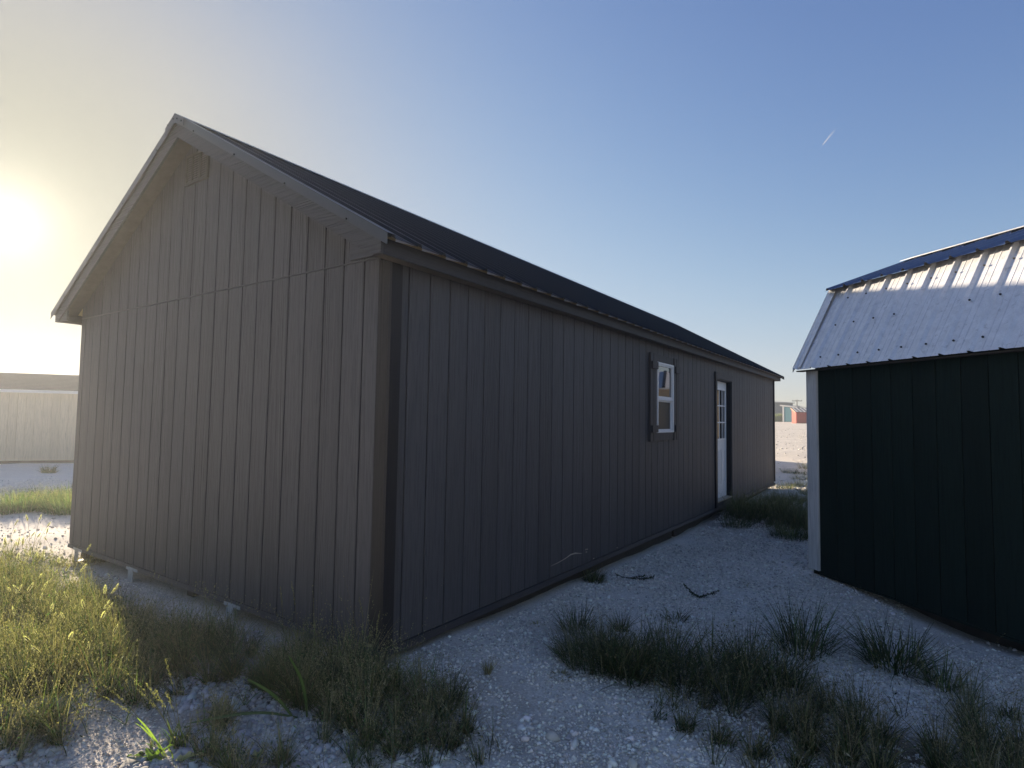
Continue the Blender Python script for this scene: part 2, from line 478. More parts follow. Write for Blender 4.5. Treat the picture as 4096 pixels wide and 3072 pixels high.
def stones(xs, ys, rad, tint):
    k = len(xs)
    sh = 1 + 0.28 * rng.standard_normal((k, 12, 1))
    an = rng.uniform(0.6, 1.3, (k, 1, 3)) * np.array([1, 1, 0.72])
    P = ICO[None] * sh * an * rad[:, None, None]
    a = rng.uniform(0, 6.28, k); ca, sa = np.cos(a)[:, None], np.sin(a)[:, None]
    x = P[..., 0] * ca - P[..., 1] * sa; y = P[..., 0] * sa + P[..., 1] * ca
    P = np.stack([x + xs[:, None], y + ys[:, None], P[..., 2] + (gz(xs, ys) + rad * 0.25)[:, None]], -1)
    Fi = (ICF[None] + (np.arange(k) * 12)[:, None, None]).reshape(-1, 3)
    return P.reshape(-1, 3), Fi, np.repeat(tint, 12, 0)
def under(x, y): return (x < 0.02) & (x > -4.9) & (y > 0.02) & (y < 12.2)
xs, ys, rs, tt = [], [], [], []
def scatter(k, x0, x1, y0, y1, r0_, r1_, thr=-0.1, grey=(0.80, 0.76, 0.68)):
    x = rng.uniform(x0, x1, k); y = rng.uniform(y0, y1, k)
    keep = (vnoise(x * 1.7, y * 1.7, 21) + 0.6 * vnoise(x * 5, y * 5, 22) > thr) & ~under(x, y)
    x, y = x[keep], y[keep]; k = len(x)
    r = r0_ + (r1_ - r0_) * rng.random(k) ** 3
    t = np.array(grey) * rng.uniform(0.6, 1.2, (k, 1)) * rng.uniform(0.95, 1.05, (k, 3))
    xs.append(x); ys.append(y); rs.append(r); tt.append(np.clip(t, 0, .88))
scatter(3000, -0.6, 3.3, -0.6, 3.4, 0.008, 0.017, -0.15)
scatter(2200, 0.0, 2.6, 2.5, 8.0, 0.009, 0.022, -0.1)
scatter(260, 0.3, 2.4, -0.6, 0.30, 0.012, 0.028, -0.1)
scatter(5200, -1.5, 0.5, -1.75, -0.3, 0.008, 0.024, -0.4, (0.50, 0.48, 0.46))
scatter(1500, -1.1, 0.2, -1.45, -0.8, 0.016, 0.034, -0.4, (0.50, 0.49, 0.48))
scatter(4500, -5.5, -0.5, -1.2, 0.0, 0.006, 0.02, -0.2, (0.52, 0.50, 0.47))
scatter(2500, -1.2, 2.0, 8.5, 14.0, 0.012, 0.035, -0.1)
scatter(900, -13, -5, -1.5, 4, 0.008, 0.022, -0.1)
P, Fi, T = stones(np.concatenate(xs), np.concatenate(ys), np.concatenate(rs), np.concatenate(tt))
big_stones = (P, Fi, T)
# fine grit: little eight-sided stones
OCT = np.array([(1, 0, 0), (-1, 0, 0), (0, 1, 0), (0, -1, 0), (0, 0, 1), (0, 0, -1)], float)
OCF = np.array([(0, 2, 4), (2, 1, 4), (1, 3, 4), (3, 0, 4), (2, 0, 5), (1, 2, 5), (3, 1, 5), (0, 3, 5)])
def grit(k, x0, x1, y0, y1, r0_, r1_, bias=0.0):
    x = rng.uniform(x0, x1, k); y = rng.uniform(y0, y1, k)
    keep = ~under(x, y) & (rng.random(k) < .35 + bias + 1.3 * (vnoise(x * 2.3, y * 2.3, 51) + .5 * vnoise(x * 6, y * 6, 52) + .2))
    x, y = x[keep], y[keep]; k = len(x)
    r = r0_ + (r1_ - r0_) * rng.random(k) ** 2.2
    Pg = OCT[None] * (1 + .3 * rng.standard_normal((k, 6, 1))) * rng.uniform(.65, 1.25, (k, 1, 3)) * np.array([1, 1, .75]) * r[:, None, None]
    a = rng.uniform(0, 6.28, k); ca, sa = np.cos(a)[:, None], np.sin(a)[:, None]
    Pg = np.stack([Pg[..., 0] * ca - Pg[..., 1] * sa + x[:, None], Pg[..., 0] * sa + Pg[..., 1] * ca + y[:, None], Pg[..., 2] + (gz(x, y) + r * .3)[:, None]], -1)
    t = np.array([.82, .77, .68]) * rng.uniform(.45, 1.12, (k, 1)) * rng.uniform(.96, 1.04, (k, 3))
    return Pg.reshape(-1, 3), (OCF[None] + (np.arange(k) * 6)[:, None, None]).reshape(-1, 3), np.repeat(np.clip(t, 0, .9), 6, 0)
parts_ = [big_stones, grit(85000, -.2, 3.3, -.6, 3.0, .004, .013, .15), grit(30000, 0, 2.6, 3.0, 8.5, .006, .016, .1), grit(3500, -9, 2.5, 13.5, 60, .015, .05, .2), grit(8000, -14, -4.6, -2, 5, .006, .022, .1), grit(16000, -1.6, .6, -1.8, -.2, .003, .010, .2), grit(9000, -5.2, -.6, -1.2, 0, .004, .011)]
off_ = np.cumsum([0] + [len(q[0]) for q in parts_])
P = np.concatenate([q[0] for q in parts_]); Fi = np.concatenate([q[1] + o for q, o in zip(parts_, off_)]); T = np.concatenate([q[2] for q in parts_])
tag(link('loose_gravel', np_mesh('loose_gravel', P, [Fi], M_stone, T)), 'loose pale crushed stone lying over the packed gravel yard', 'gravel', kind='stuff')

# ------------------------------------------------------------------ charcoal shed
L, WD = 12.19, 4.877           # length along +y, width along -x
XC = -2.435                     # ridge
ZR, SL = 3.93, 0.56             # roof surface at the ridge, slope
def roofz(x): return ZR - SL * abs(x - XC)
shed = thing('charcoal_shed', 'long charcoal gabled shed with black ribbed metal roof, one window and a white door', 'shed', (0, 0, -0.05))
OFF = Vector((0, 0, 0.05))
def sh(mb, name, mat, smooth=False, parent=None):
    return mb.build(name, mat, parent or shed, OFF if parent is None else None, smooth)

# backing walls (seen only down the grooves), left and far walls
mb = MB()
mb.prism([(-4.85, 0.012, -0.03), (-0.03, 0.012, -0.03), (-0.03, 0.012, 2.40), (XC, 0.012, roofz(XC) - 0.10), (-4.85, 0.012, 2.40)], (0, 0.09, 0))
sh(mb, 'gable_backing', M_back)
mb = MB()
WY0, WY1, WZ0, WZ1 = 4.585, 5.155, 1.27, 2.14     # window opening
DY0, DY1, DZ0, DZ1 = 7.315, 8.255, 0.07, 2.115     # door opening
for y0, y1, z0, z1 in ((0.11, WY0, -0.03, 2.40), (WY0, WY1, -0.03, WZ0), (WY0, WY1, WZ1, 2.40), (WY1, DY0, -0.03, 2.40), (DY0, DY1, -0.03, DZ0), (DY0, DY1, DZ1, 2.40), (DY1, L - 0.11, -0.03, 2.40)):
    mb.box((-0.10, y0, z0), (-0.012, y1, z1))
sh(mb, 'wall_backing', M_back)
sh(MB().box((-4.86, 0.12, -0.03), (-4.77, L - 0.11, 2.40)), 'left_wall', M_side)
mb = MB(); mb.prism([(-4.86, L - 0.1, -0.03), (-0.012, L - 0.1, -0.03), (-0.012, L - 0.1, 2.40), (XC, L - 0.1, roofz(XC) - 0.10), (-4.86, L - 0.1, 2.40)], (0, 0.1, 0))
sh(mb, 'far_wall', M_side)
sh(MB().box((-4.75, 0.12, -0.04), (-0.13, L - 0.12, 0.02)), 'floor_deck', M_skid)
for x in (-0.16, -2.44, -4.72):
    for y0, y1 in ((0.10, 5.48), (5.58, 11.9)):
        sh(MB().box((x - 0.05, y0, -0.34), (x + 0.05, y1, -0.045)), 'skid', M_skid)

sh(MB().box((-4.70, 0.20, -0.30), (-0.22, 0.26, -0.046)), 'gap_shade_beam', M_skid)  # beam added to block light and darken the gap under the gable
# siding boards of the gable wall, lower tier and upper tier, each with a bevelled edge
def board(w, h, top=None, t=0.012, ch=0.003):
    """board standing at its lower left corner, in the x-z plane, outer face at y=0; top = heights (left, right)"""
    hl, hr = top or (h, h)
    b = MB()
    v = [(0, t, 0), (w, t, 0), (w, t, hr), (0, t, hl), (0, ch, 0), (w, ch, 0), (w, ch, hr), (0, ch, hl), (ch, 0, 0), (w - ch, 0, 0), (w - ch, 0, hr), (ch, 0, hl)]
    b.add(v, [(3, 2, 1, 0), (8, 9, 10, 11), (4, 8, 11, 7), (9, 5, 6, 10), (0, 4, 7, 3), (5, 1, 2, 6), (0, 1, 5, 4), (4, 5, 9, 8), (3, 7, 6, 2), (7, 11, 10, 6)])
    return b
SP, G0, GAP = 0.2032, 0.2383, 0.0100
edges = [-0.100] + [-(G0 + SP * k) for k in range(23)] + [-4.815]
ZJ = 2.422
for i in range(len(edges) - 1):
    xr, xl = edges[i], edges[i + 1]
    if i: xr -= GAP / 2
    if i < len(edges) - 2: xl += GAP / 2
    w = xr - xl
    o = board(w, ZJ - 0.004).build('siding_board', M_side, shed, OFF + Vector((xl, random.uniform(-.0008, .0008), 0)))
    segs = [(xl, xr)]
    if xl < XC < xr: segs = [(xl, XC - .0005), (XC + .0005, xr)]
    for a, b_ in segs:
        ha, hb = roofz(a) - 0.035 - ZJ - 0.008, roofz(b_) - 0.035 - ZJ - 0.008
        if max(ha, hb) < 0.02: continue
        board(b_ - a, 0, (max(ha, .01), max(hb, .01))).build('siding_board', M_side, shed, OFF + Vector((a, -0.001, ZJ + 0.008)))
sh(MB().box((-4.815, -0.0045, ZJ - 0.001), (-0.10, 0.011, ZJ + 0.006)), 'joint_flashing', M_flash)
# corner strip closing the gable siding, turned towards the side wall and coloured darker for its shade
mb = MB(); mb.prism([(-0.0985, 0.001, 0.0), (-0.004, 0.014, 0.0), (-0.004, 0.03, 0.0), (-0.0985, 0.02, 0.0)], (0, 0, 2.405))
sh(mb, 'corner_strip', M_cornerbrown)
# side corner boards
sh(MB().box((-0.004, 0.002, 0.0), (0.018, 0.092, 2.375)), 'corner_board', M_cornerdark)
sh(MB().box((-0.004, L - 0.085, 0.03), (0.018, L + 0.012, 2.375)), 'corner_board', M_cornerdark)
sh(MB().box((-0.11, L + 0.001, 0.03), (-0.006, L + 0.02, 2.375)), 'corner_board', M_cornerdark)
sh(MB().box((-4.872, 0.02, 0.03), (-4.82, 0.12, 2.385)), 'corner_board', M_cornerdark)  # dark strip standing for the shaded gap beside the left trim
sh(MB().box((-4.935, 0.06, 0.03), (-4.874, 0.09, 2.385)), 'corner_board', M_boardx)

# siding boards of the long wall
s0 = 0.1725
edges = [0.094] + [s0 + SP * k for k in range(60) if s0 + SP * k < L - 0.12] + [L - 0.088]
def sideboard(y0, y1, z0, z1):
    b = board(y1 - y0, z1 - z0)
    me = b.mesh('siding_board', M_side)
    me.transform(Matrix(((0, -1, 0, 0), (1, 0, 0, 0), (0, 0, 1, 0), (0, 0, 0, 1))))   # board's x -> +y, outer face -> +x
    link('siding_board', me, shed, OFF + Vector((random.uniform(-.0008, .0008), y0, z0)))
for i in range(len(edges) - 1):
    a = edges[i] + (GAP / 2 if i else 0); b_ = edges[i + 1] - (GAP / 2 if i < len(edges) - 2 else 0)
    spans = [(a, b_, 0.0, 2.385)]
    for (q0, q1, w0, w1) in ((WY0, WY1, WZ0, WZ1), (DY0, DY1, -0.01, DZ1)):
        nx_ = []
        for (u, v, z0, z1) in spans:
            if v <= q0 or u >= q1: nx_.append((u, v, z0, z1)); continue
            if u < q0: nx_.append((u, q0, z0, z1))
            if v > q1: nx_.append((q1, v, z0, z1))
            m0, m1 = max(u, q0), min(v, q1)
            if w0 > z0: nx_.append((m0, m1, z0, w0))
            nx_.append((m0, m1, w1, z1))
        spans = nx_
    for (u, v, z0, z1) in spans:
        if v - u > 0.008 and z1 - z0 > 0.01: sideboard(u, v, z0, z1)

# base boards under the siding
mb = MB(); mb.prism([(-4.815, -0.006, -0.004), (-4.815, -0.014, -0.044), (-4.815, 0.03, -0.044), (-4.815, 0.03, -0.004)], (4.815, 0, 0))
sh(mb, 'base_board', M_boardx)
mb = MB(); mb.prism([(0.010, 0.05, -0.004), (0.024, 0.05, -0.046), (-0.03, 0.05, -0.046), (-0.03, 0.05, -0.004)], (0, L - 0.05, 0))
sh(mb, 'base_board', M_boardy)

# roof: ribbed sheets, one object per sheet, dark above and pale beneath
RY0, RY1 = -0.205, L + 0.205
NP = 14
PW = (RY1 - RY0) / NP
def ribbed_sheet(width, length, ribs, h=0.019, minor=True):
    """sheet in local coords: u across (y), v down the slope (x); profile rises in +z; top material 0, underside 1"""
    prof = []
    ps = width / ribs
    for k in range(ribs):
        c = k * ps
        prof += [(c + 0.0, 0), (c + ps * 0.10, 0), (c + ps * 0.135, h), (c + ps * 0.20, h), (c + ps * 0.29, 0)]
        if minor: prof += [(c + ps * 0.52, 0), (c + ps * 0.55, 0.003), (c + ps * 0.58, 0), (c + ps * 0.76, 0), (c + ps * 0.79, 0.003), (c + ps * 0.82, 0)]
    prof += [(width, 0)]
    b = MB(); n_ = len(prof); t = 0.0015
    top = [(0, u, z) for u, z in prof] + [(length, u, z) for u, z in prof]
    bot = [(0, u, z - t) for u, z in prof] + [(length, u, z - t) for u, z in prof]
    b.add(top, [(i, i + n_, i + n_ + 1, i + 1) for i in range(n_ - 1)], 0)
    b.add(bot, [(i, i + 1, i + n_ + 1, i + n_) for i in range(n_ - 1)], 1)
    b.add([(length, u, z) for u, z in prof] + [(length, u, z - t) for u, z in prof], [(i, i + n_, i + n_ + 1, i + 1) for i in range(n_ - 1)], 0)
    return b
XE = 0.19
sl_len = (XE - XC) / math.cos(math.atan(SL))
me_r = ribbed_sheet(PW, sl_len, 4).mesh('roof_sheet', [M_roof, M_roofunder])
ang = math.atan(SL)
for k in range(NP):
    o = link('roof_sheet', me_r, shed, OFF + Vector((XC, RY0 + PW * k, ZR)))
    o.rotation_euler = (0, ang, 0)
    o = link('roof_sheet', me_r, shed, OFF + Vector((XC, RY0 + PW * (k + 1), ZR)))
    o.rotation_euler = (0, ang, math.pi)
# roof deck below the sheets (its raw edge shows above the fascia)
zt = ZR - 0.004
mb = MB()
for sgn in (1, -1):
    xo = XC + sgn * (0.112 - XC)
    mb.prism([(XC, RY0 + 0.03, zt), (xo, RY0 + 0.03, zt - SL * abs(xo - XC)), (xo, RY0 + 0.03, zt - SL * abs(xo - XC) - 0.030), (XC, RY0 + 0.03, zt - 0.030)][::sgn], (0, RY1 - RY0 - 0.06, 0))
sh(mb, 'roof_deck', M_raw)
# pale wedges along the eave, tapering from each rib to the next
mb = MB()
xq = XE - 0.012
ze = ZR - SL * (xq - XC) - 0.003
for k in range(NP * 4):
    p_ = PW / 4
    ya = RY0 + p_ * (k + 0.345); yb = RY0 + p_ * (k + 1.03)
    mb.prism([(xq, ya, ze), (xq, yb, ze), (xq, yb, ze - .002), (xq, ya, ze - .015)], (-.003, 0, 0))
sh(mb, 'eave_wedge', M_eavewedge)
# ridge cap
rc = MB()
for sgn in (1, -1):
    rc.prism([(XC, RY0 - 0.012, ZR + 0.026), (XC + sgn * 0.15, RY0 - 0.012, ZR + 0.026 - SL * 0.15), (XC + sgn * 0.15, RY0 - 0.012, ZR + 0.023 - SL * 0.15), (XC, RY0 - 0.012, ZR + 0.023)][::sgn], (0, RY1 - RY0 + 0.02, 0))
sh(rc, 'ridge_cap', M_trimmetal)
capend = MB(); capend.prism([(XC, RY0 - 0.016, ZR + 0.024), (XC + 0.16, RY0 - 0.016, ZR + 0.024 - SL * .16), (XC + 0.16, RY0 - 0.016, ZR - 0.035 - SL * .16), (XC, RY0 - 0.016, ZR - 0.06), (XC - 0.16, RY0 - 0.016, ZR - 0.035 - SL * .16), (XC - 0.16, RY0 - 0.016, ZR + 0.024 - SL * .16)][::-1], (0, 0.002, 0))
sh(capend, 'ridge_cap', M_trimmetal)
for dx, dz in ((-0.11, -0.05), (-0.02, -0.02), (0.045, -0.035), (0.12, -0.075)):
    sh(MB().tube([(XC + dx, RY0 - 0.021, ZR + dz), (XC + dx, RY0 - 0.014, ZR + dz)], 0.008, 6), 'screw', M_screw)
# rake boards, rake trim, soffits, fascias at both gables
for yf, s_ in ((RY0 + 0.015, 1), (RY1 - 0.015, -1)):
    for sgn in (1, -1):
        xo = XC + sgn * (0.118 - XC)
        def zt_(x, d): return ZR - 0.036 - d - SL * abs(x - XC)
        poly = [(XC, yf, zt_(XC, 0)), (xo, yf, zt_(xo, 0)), (xo, yf, 2.375), (XC + sgn * (abs(xo - XC) - 0.0), yf, 2.375), (XC + sgn * (abs(xo - XC) - 0.075), yf, zt_(xo, 0.10)), (XC, yf, zt_(XC, 0.135))]
        poly = [poly[0], poly[1], poly[2], (XC + sgn * (abs(xo - XC) - 0.07), yf, 2.375), (XC + sgn * (abs(xo - XC) - 0.175), yf, zt_(XC + sgn * (abs(xo - XC) - 0.175), 0.135)), poly[5]]
        o = MB().prism(poly if sgn * s_ < 0 else poly[::-1], (0, 0.02 * s_, 0)).build('rake_board', M_boardx, shed, OFF)
        # triangular end block below the board
        xi = XC + sgn * (abs(xo - XC) - 0.285)
        po = [(xo - sgn * 0.004, yf + 0.012 * s_, 2.372), (xi, yf + 0.012 * s_, 2.372), (xi, yf + 0.012 * s_, 2.485), (xo - sgn * 0.12, yf + 0.012 * s_, 2.485)]
        MB().prism(po if sgn * s_ > 0 else po[::-1], (0, 0.018 * s_, 0)).build('rake_return', M_boardx, shed, OFF)
        # bent metal trim over the rake edge
        xe = XC + sgn * (XE + 0.004 - XC)
        t = MB()
        y0, y1 = yf - 0.018 * s_, yf - 0.020 * s_
        a0, a1 = ZR + 0.0235, ZR - 0.050
        q = [(XC, y0, a0), (xe, y0, a0 - SL * abs(xe - XC)), (xe, y0, a1 - SL * abs(xe - XC)), (XC, y0, a1)]
        t.prism(q if sgn * s_ < 0 else q[::-1], (0, -0.002 * s_, 0))
        q = [(XC, y1, a0), (xe, y1, a0 - SL * abs(xe - XC)), (xe, y1, a0 - 0.002 - SL * abs(xe - XC)), (XC, y1, a0 - 0.002)]
        t.prism(q if sgn * s_ < 0 else q[::-1], (0, 0.062 * s_, 0))
        sh(t, 'rake_trim', M_trimmetal)
        for f_ in (0.12, 0.36, 0.61, 0.86):
            xx = XC + sgn * f_ * abs(xe - XC)
            zz = a1 + 0.012 - SL * abs(xx - XC)
            sh(MB().tube([(xx, y1 - 0.007 * s_, zz), (xx, y1, zz)], 0.007, 6), 'screw', M_screw)
        # soffit under the rake overhang
        xs0 = XC + sgn * (0.095 - XC)
        q = [(XC, yf + 0.03 * s_, ZR - 0.05), (xs0, yf + 0.03 * s_, ZR - 0.05 - SL * abs(xs0 - XC)), (xs0, yf + 0.03 * s_, ZR - 0.062 - SL * abs(xs0 - XC)), (XC, yf + 0.03 * s_, ZR - 0.062)]
        sh(MB().prism(q if sgn * s_ < 0 else q[::-1], (0, 0.158 * s_, 0)), 'rake_soffit', M_soffit)
for x0, x1 in ((0.098, 0.118), (-4.988, -4.968)):
    o = MB().box((x0, RY0 + 0.037, 2.375), (x1, RY1 - 0.037, 2.473)).build('fascia', M_boardy, shed, OFF)
sh(MB().box((0.018, RY0 + 0.05, 2.378), (0.097, RY1 - 0.05, 2.388)), 'soffit', M_soffit)
sh(MB().box((-4.967, RY0 + 0.05, 2.378), (-4.88, RY1 - 0.05, 2.388)), 'soffit', M_soffit)

# louvred gable vent
vent = MB()
vx0, vx1, vz0, vz1 = XC - 0.20, -2.252, 3.43, 3.70
for a, b_ in (((vx0, -0.02, vz0), (vx1, -0.001, vz0 + 0.022)), ((vx0, -0.02, vz1 - .022), (vx1, -0.001, vz1)), ((vx0, -0.02, vz0 + .023), (vx0 + 0.022, -0.001, vz1 - .023)), ((vx1 - 0.022, -0.02, vz0 + .023), (vx1, -0.001, vz1 - .023)), ((-2.40, -0.018, vz0 + .023), (-2.38, -0.001, vz1 - .023)), ((-2.53, -0.018, vz0 + .023), (-2.51, -0.001, vz1 - .023))):
    vent.box(a, b_)
vent = sh(vent, 'gable_vent', M_vent)
for k in range(11):
    z = vz0 + 0.028 + k * 0.0205
    MB().prism([(vx0 + .023, -0.014, z), (vx0 + .023, -0.003, z + 0.014), (vx0 + .023, -0.0015, z + 0.012), (vx0 + .023, -0.0125, z - 0.002)], (vx1 - vx0 - .046, 0, 0)).build('louvre', M_vent, vent)

# window with boards either side
win = MB()
def frame(b, y0, y1, z0, z1, w, x0, x1):
    b.box((x0, y0, z0), (x1, y1, z0 + w)).box((x0, y0, z1 - w), (x1, y1, z1)).box((x0, y0, z0 + w), (x1, y0 + w, z1 - w)).box((x0, y1 - w, z0 + w), (x1, y1, z1 - w))
frame(win, 4.57, 5.17, 1.255, 2.155, 0.022, -0.03, 0.030)
win = sh(win, 'window', M_vinyl)
b = MB(); frame(b, 4.593, 5.147, 1.70, 2.132, 0.020, -0.012, 0.018); b.box((-0.012, 4.593, 1.672), (0.024, 5.147, 1.699)); b.build('upper_sash', M_vinyl, win)
b = MB(); frame(b, 4.593, 5.147, 1.278, 1.671, 0.020, -0.026, 0.004); b.build('lower_sash', M_vinyl, win)
MB().box((-0.004, 4.614, 1.721), (0.002, 5.126, 2.111)).build('pane', M_glass, win)
MB().box((-0.018, 4.614, 1.299), (-0.012, 5.126, 1.650)).build('pane', M_screen, win)
def shutter(ys_):
    s_ = MB()
    for a, b_ in ys_: s_.box((0.002, a, 1.15), (0.030, b_, 2.252))
    s_ = sh(s_, 'shutter', M_shutter)
    for z0 in (1.262, 2.055):
        MB().box((0.031, ys_[0][0] + 0.012, z0), (0.055, ys_[1][1] - 0.004, z0 + 0.088)).build('batten', M_shutter, s_)
shutter(((4.325, 4.418), (4.431, 4.528)))
shutter(((5.185, 5.262), (5.276, 5.366)))
sh(MB().box((0.002, 4.529, 2.158), (0.020, 5.183, 2.250)), 'window_head_board', M_shutter)
sh(MB().box((0.002, 4.529, 1.156), (0.020, 5.183, 1.252)), 'window_sill_board', M_shutter)

# door: deep opening, white nine-light leaf
sh(MB().box((0.002, DY0 - 0.095, -0.004), (0.024, DY0, 2.225)), 'door_trim', M_cornerdark)
sh(MB().box((0.002, DY1, -0.004), (0.024, DY1 + 0.095, 2.118)), 'door_trim', M_side)
sh(MB().box((0.002, DY0 + 0.001, DZ1 + .004), (0.024, DY1 + 0.095, 2.225)), 'door_trim', M_boardy)
sh(MB().box((-0.10, DY1 - 0.012, DZ0), (0.0, DY1, DZ1 - .013)).box((-0.10, DY0, DZ0), (0.0, DY0 + 0.012, DZ1 - .013)).box((-0.10, DY0, DZ1 - 0.012), (0.0, DY1, DZ1)), 'door_jamb', M_cornerdark)
sh(MB().box((-0.118, DY0 + 0.013, 0.072), (0.022, DY1 - 0.013, 0.094)), 'threshold', M_sill)
sh(MB().box((-0.012, DY0 + 0.001, 0.0), (0.004, DY1 - 0.001, 0.070)), 'door_apron', M_boardy)
y0, y1, z0, z1 = DY0 + 0.016, DY1 - 0.016, 0.10, DZ1 - 0.016
gy0, gy1, gz0, gz1 = 7.58, 8.115, 1.10, 1.965
d = MB()
d.box((-0.115, y0, z0), (-0.074, y1, gz0)).box((-0.115, y0, gz1), (-0.074, y1, z1)).box((-0.115, y0, gz0), (-0.074, gy0, gz1)).box((-0.115, gy1, gz0), (-0.074, y1, gz1))
door = sh(d, 'door', M_door)
b = MB(); frame(b, gy0 - 0.014, gy1 + 0.014, gz0 - 0.02, gz1 + 0.014, 0.03, -0.0735, -0.060)
cw, rh = (gy1 - gy0) / 3, (gz1 - gz0) / 3
for k in (1, 2):
    b.box((-0.0725, gy0 + cw * k - .010, gz0 + .010), (-0.062, gy0 + cw * k + .010, gz1 - .016))
    b.box((-0.0715, gy0 + .016, gz0 + rh * k - .011), (-0.0628, gy1 - .016, gz0 + rh * k + .011))
b.build('light_grille', M_vinyl, door)
MB().box((-0.098, gy0 + .001, gz0 + .001), (-0.090, gy1 - .001, gz1 - .001)).build('pane', M_glass, door)
for a, c in ((7.44, 7.75), (7.86, 8.13)):
    b = MB(); frame(b, a, c, 0.33, 0.92, 0.022, -0.0735, -0.066); b.box((-0.0735, a + 0.05, 0.38), (-0.069, c - 0.05, 0.87)); b.build('door_panel', M_door, door)

# scratch and chips in the paint, brackets under the gable
mb = MB()
pts = [(2.011, 0.104), (2.157, 0.110), (2.282, 0.122), (2.379, 0.139), (2.468, 0.135), (2.56, 0.117), (2.61, 0.108)]
wv = [0.001, 0.003, 0.004, 0.006, 0.007, 0.004, 0.001]
v = [(0.0012, y, z + w) for (y, z), w in zip(pts, wv)] + [(0.0012, y, z - w) for (y, z), w in zip(pts, wv)] + [(-0.001, y, z) for (y, z) in pts]
k = len(pts)
mb.add(v, [(i, i + 1, i + 1 + k, i + k)[::-1] for i in range(k - 1)] + [(i, i + 2 * k, i + 1 + 2 * k, i + 1)[::-1] for i in range(k - 1)])
for (y, z) in ((2.69, 0.132), (2.72, 0.128), (2.70, 0.105), (2.86, 0.012), (3.43, 0.02)):
    mb.box((-0.001, y - .012, z - .004), (0.0012, y + .012, z + .004))
sh(mb, 'paint_scratch', M_chip)
mb = MB()
for k in range(9):
    y = 7.75 + 0.05 * k + random.uniform(-.02, .02); z = 0.006 + 0.004 * k + random.uniform(-.008, .008)
    mb.box((0.001, y, z), (0.0062, y + random.uniform(.01, .03), z + random.uniform(.006, .014)))
sh(mb, 'paint_chips', M_chip)
for x in (-3.29, -1.61, -4.55):
    mb = MB().box((x - 0.045, -0.021, -0.155), (x + 0.045, -0.015, -0.02)).box((x - 0.09, -0.019, -0.047), (x + 0.13, -0.0145, -0.022)).box((x - 0.045, -0.0148, -0.155), (x + 0.045, 0.09, -0.149))
    sh(mb, 'anchor_bracket', M_bracket)

# ------------------------------------------------------------------ green barn shed
G = np.array([1.788, 4.255]); ga = math.atan2(-0.645, 0.765)
barn = thing('barn_shed', 'dark green gambrel shed with white corner trim and galvanised ribbed roof', 'shed', (G[0], G[1], -0.1), ga)
BL, BW = 4.27, 3.05             # along local x (towards the camera's right), depth along local y
def bn(mb, name, mat, parent=None): return mb.build(name, mat, parent or barn)
bn(MB().box((0.02, 0.012, -0.02), (BL, 0.08, 2.05)), 'wall_backing', M_green)
gam = [(0.02, -0.02), (BW - 0.02, -0.02), (BW - 0.02, 2.0), (BW - 0.46, 2.86), (BW / 2, 3.32), (0.46, 2.86), (0.02, 2.0)]
for xx in (0.02, BL - 0.08):
    bn(MB().prism([(xx, y, z) for y, z in gam][::-1], (0.06, 0, 0)), 'end_wall', M_green)
bn(MB().box((0.02, BW - 0.08, -0.02), (BL, BW, 2.0)), 'far_wall', M_green)
eb = [0.117] + [0.338 - 0.0 + 0.206 * k for k in range(19)] + [BL - 0.12]
for i in range(len(eb) - 1):
    a, b_ = eb[i] + 0.004, eb[i + 1] - 0.004
    board(b_ - a, 2.07).build('siding_board', M_green, barn, (a, 0, 0.0))
bn(MB().box((0.0, -0.018, 0.02), (0.115, 0.02, 2.06)), 'corner_board', M_white)
bn(MB().box((-0.02, -0.018, 0.02), (-0.001, 0.11, 2.06)), 'corner_board', M_white)
bn(MB().box((BL - 0.115, -0.018, 0.02), (BL, 0.02, 2.06)), 'corner_board', M_white)
for yy in (0.2, BW - 0.3): bn(MB().box((0.1, yy, -0.25), (BL - 0.1, yy + 0.1, -0.021)), 'skid', M_skid)
bn(MB().box((0.03, 0.0, -0.02), (BL - 0.03, 0.05, -0.003)), 'base_board', M_green)
X0, X1 = -0.115, BL + 0.115
def sheet_on(p0, p1, back, nm, mat, parent, nsh, ribs=4, h=0.025):
    """ribbed sheets running from ridge-side line p0 down to p1 ((y,z) pairs), along local x"""
    wv_ = (X1 - X0) / nsh
    dy, dz = p1[0] - p0[0], p1[1] - p0[1]; ln = math.hypot(dy, dz)
    me = ribbed_sheet(wv_, ln, ribs, h).mesh(nm, [mat, back])
    # sheet: local x = down slope, y = across, z = normal ; map to barn frame
    dn = Vector((0, dy / ln, dz / ln)); ac = Vector((1, 0, 0)) if dy < 0 else Vector((-1, 0, 0))
    nr = dn.cross(ac)
    me.transform(Matrix(((dn.x, ac.x, nr.x, 0), (dn.y, ac.y, nr.y, 0), (dn.z, ac.z, nr.z, 0), (0, 0, 0, 1))))
    for k in range(nsh):
        link(nm, me, parent, ((X0 + wv_ * k) if dy < 0 else (X1 - wv_ * k), p0[0], p0[1]))
ZB = 0.1
EV, BR, RG = (-0.10, 1.97 + ZB), (0.385, 2.845 + ZB), (BW / 2, 3.29 + ZB)
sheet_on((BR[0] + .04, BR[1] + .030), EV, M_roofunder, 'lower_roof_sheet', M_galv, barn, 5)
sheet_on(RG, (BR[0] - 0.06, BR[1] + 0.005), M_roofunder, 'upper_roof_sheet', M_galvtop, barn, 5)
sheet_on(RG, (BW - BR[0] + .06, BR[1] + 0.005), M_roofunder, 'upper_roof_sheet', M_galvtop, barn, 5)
sheet_on((BW - BR[0], BR[1]), (BW + 0.1, EV[1]), M_roofunder, 'lower_roof_sheet', M_galv, barn, 5)
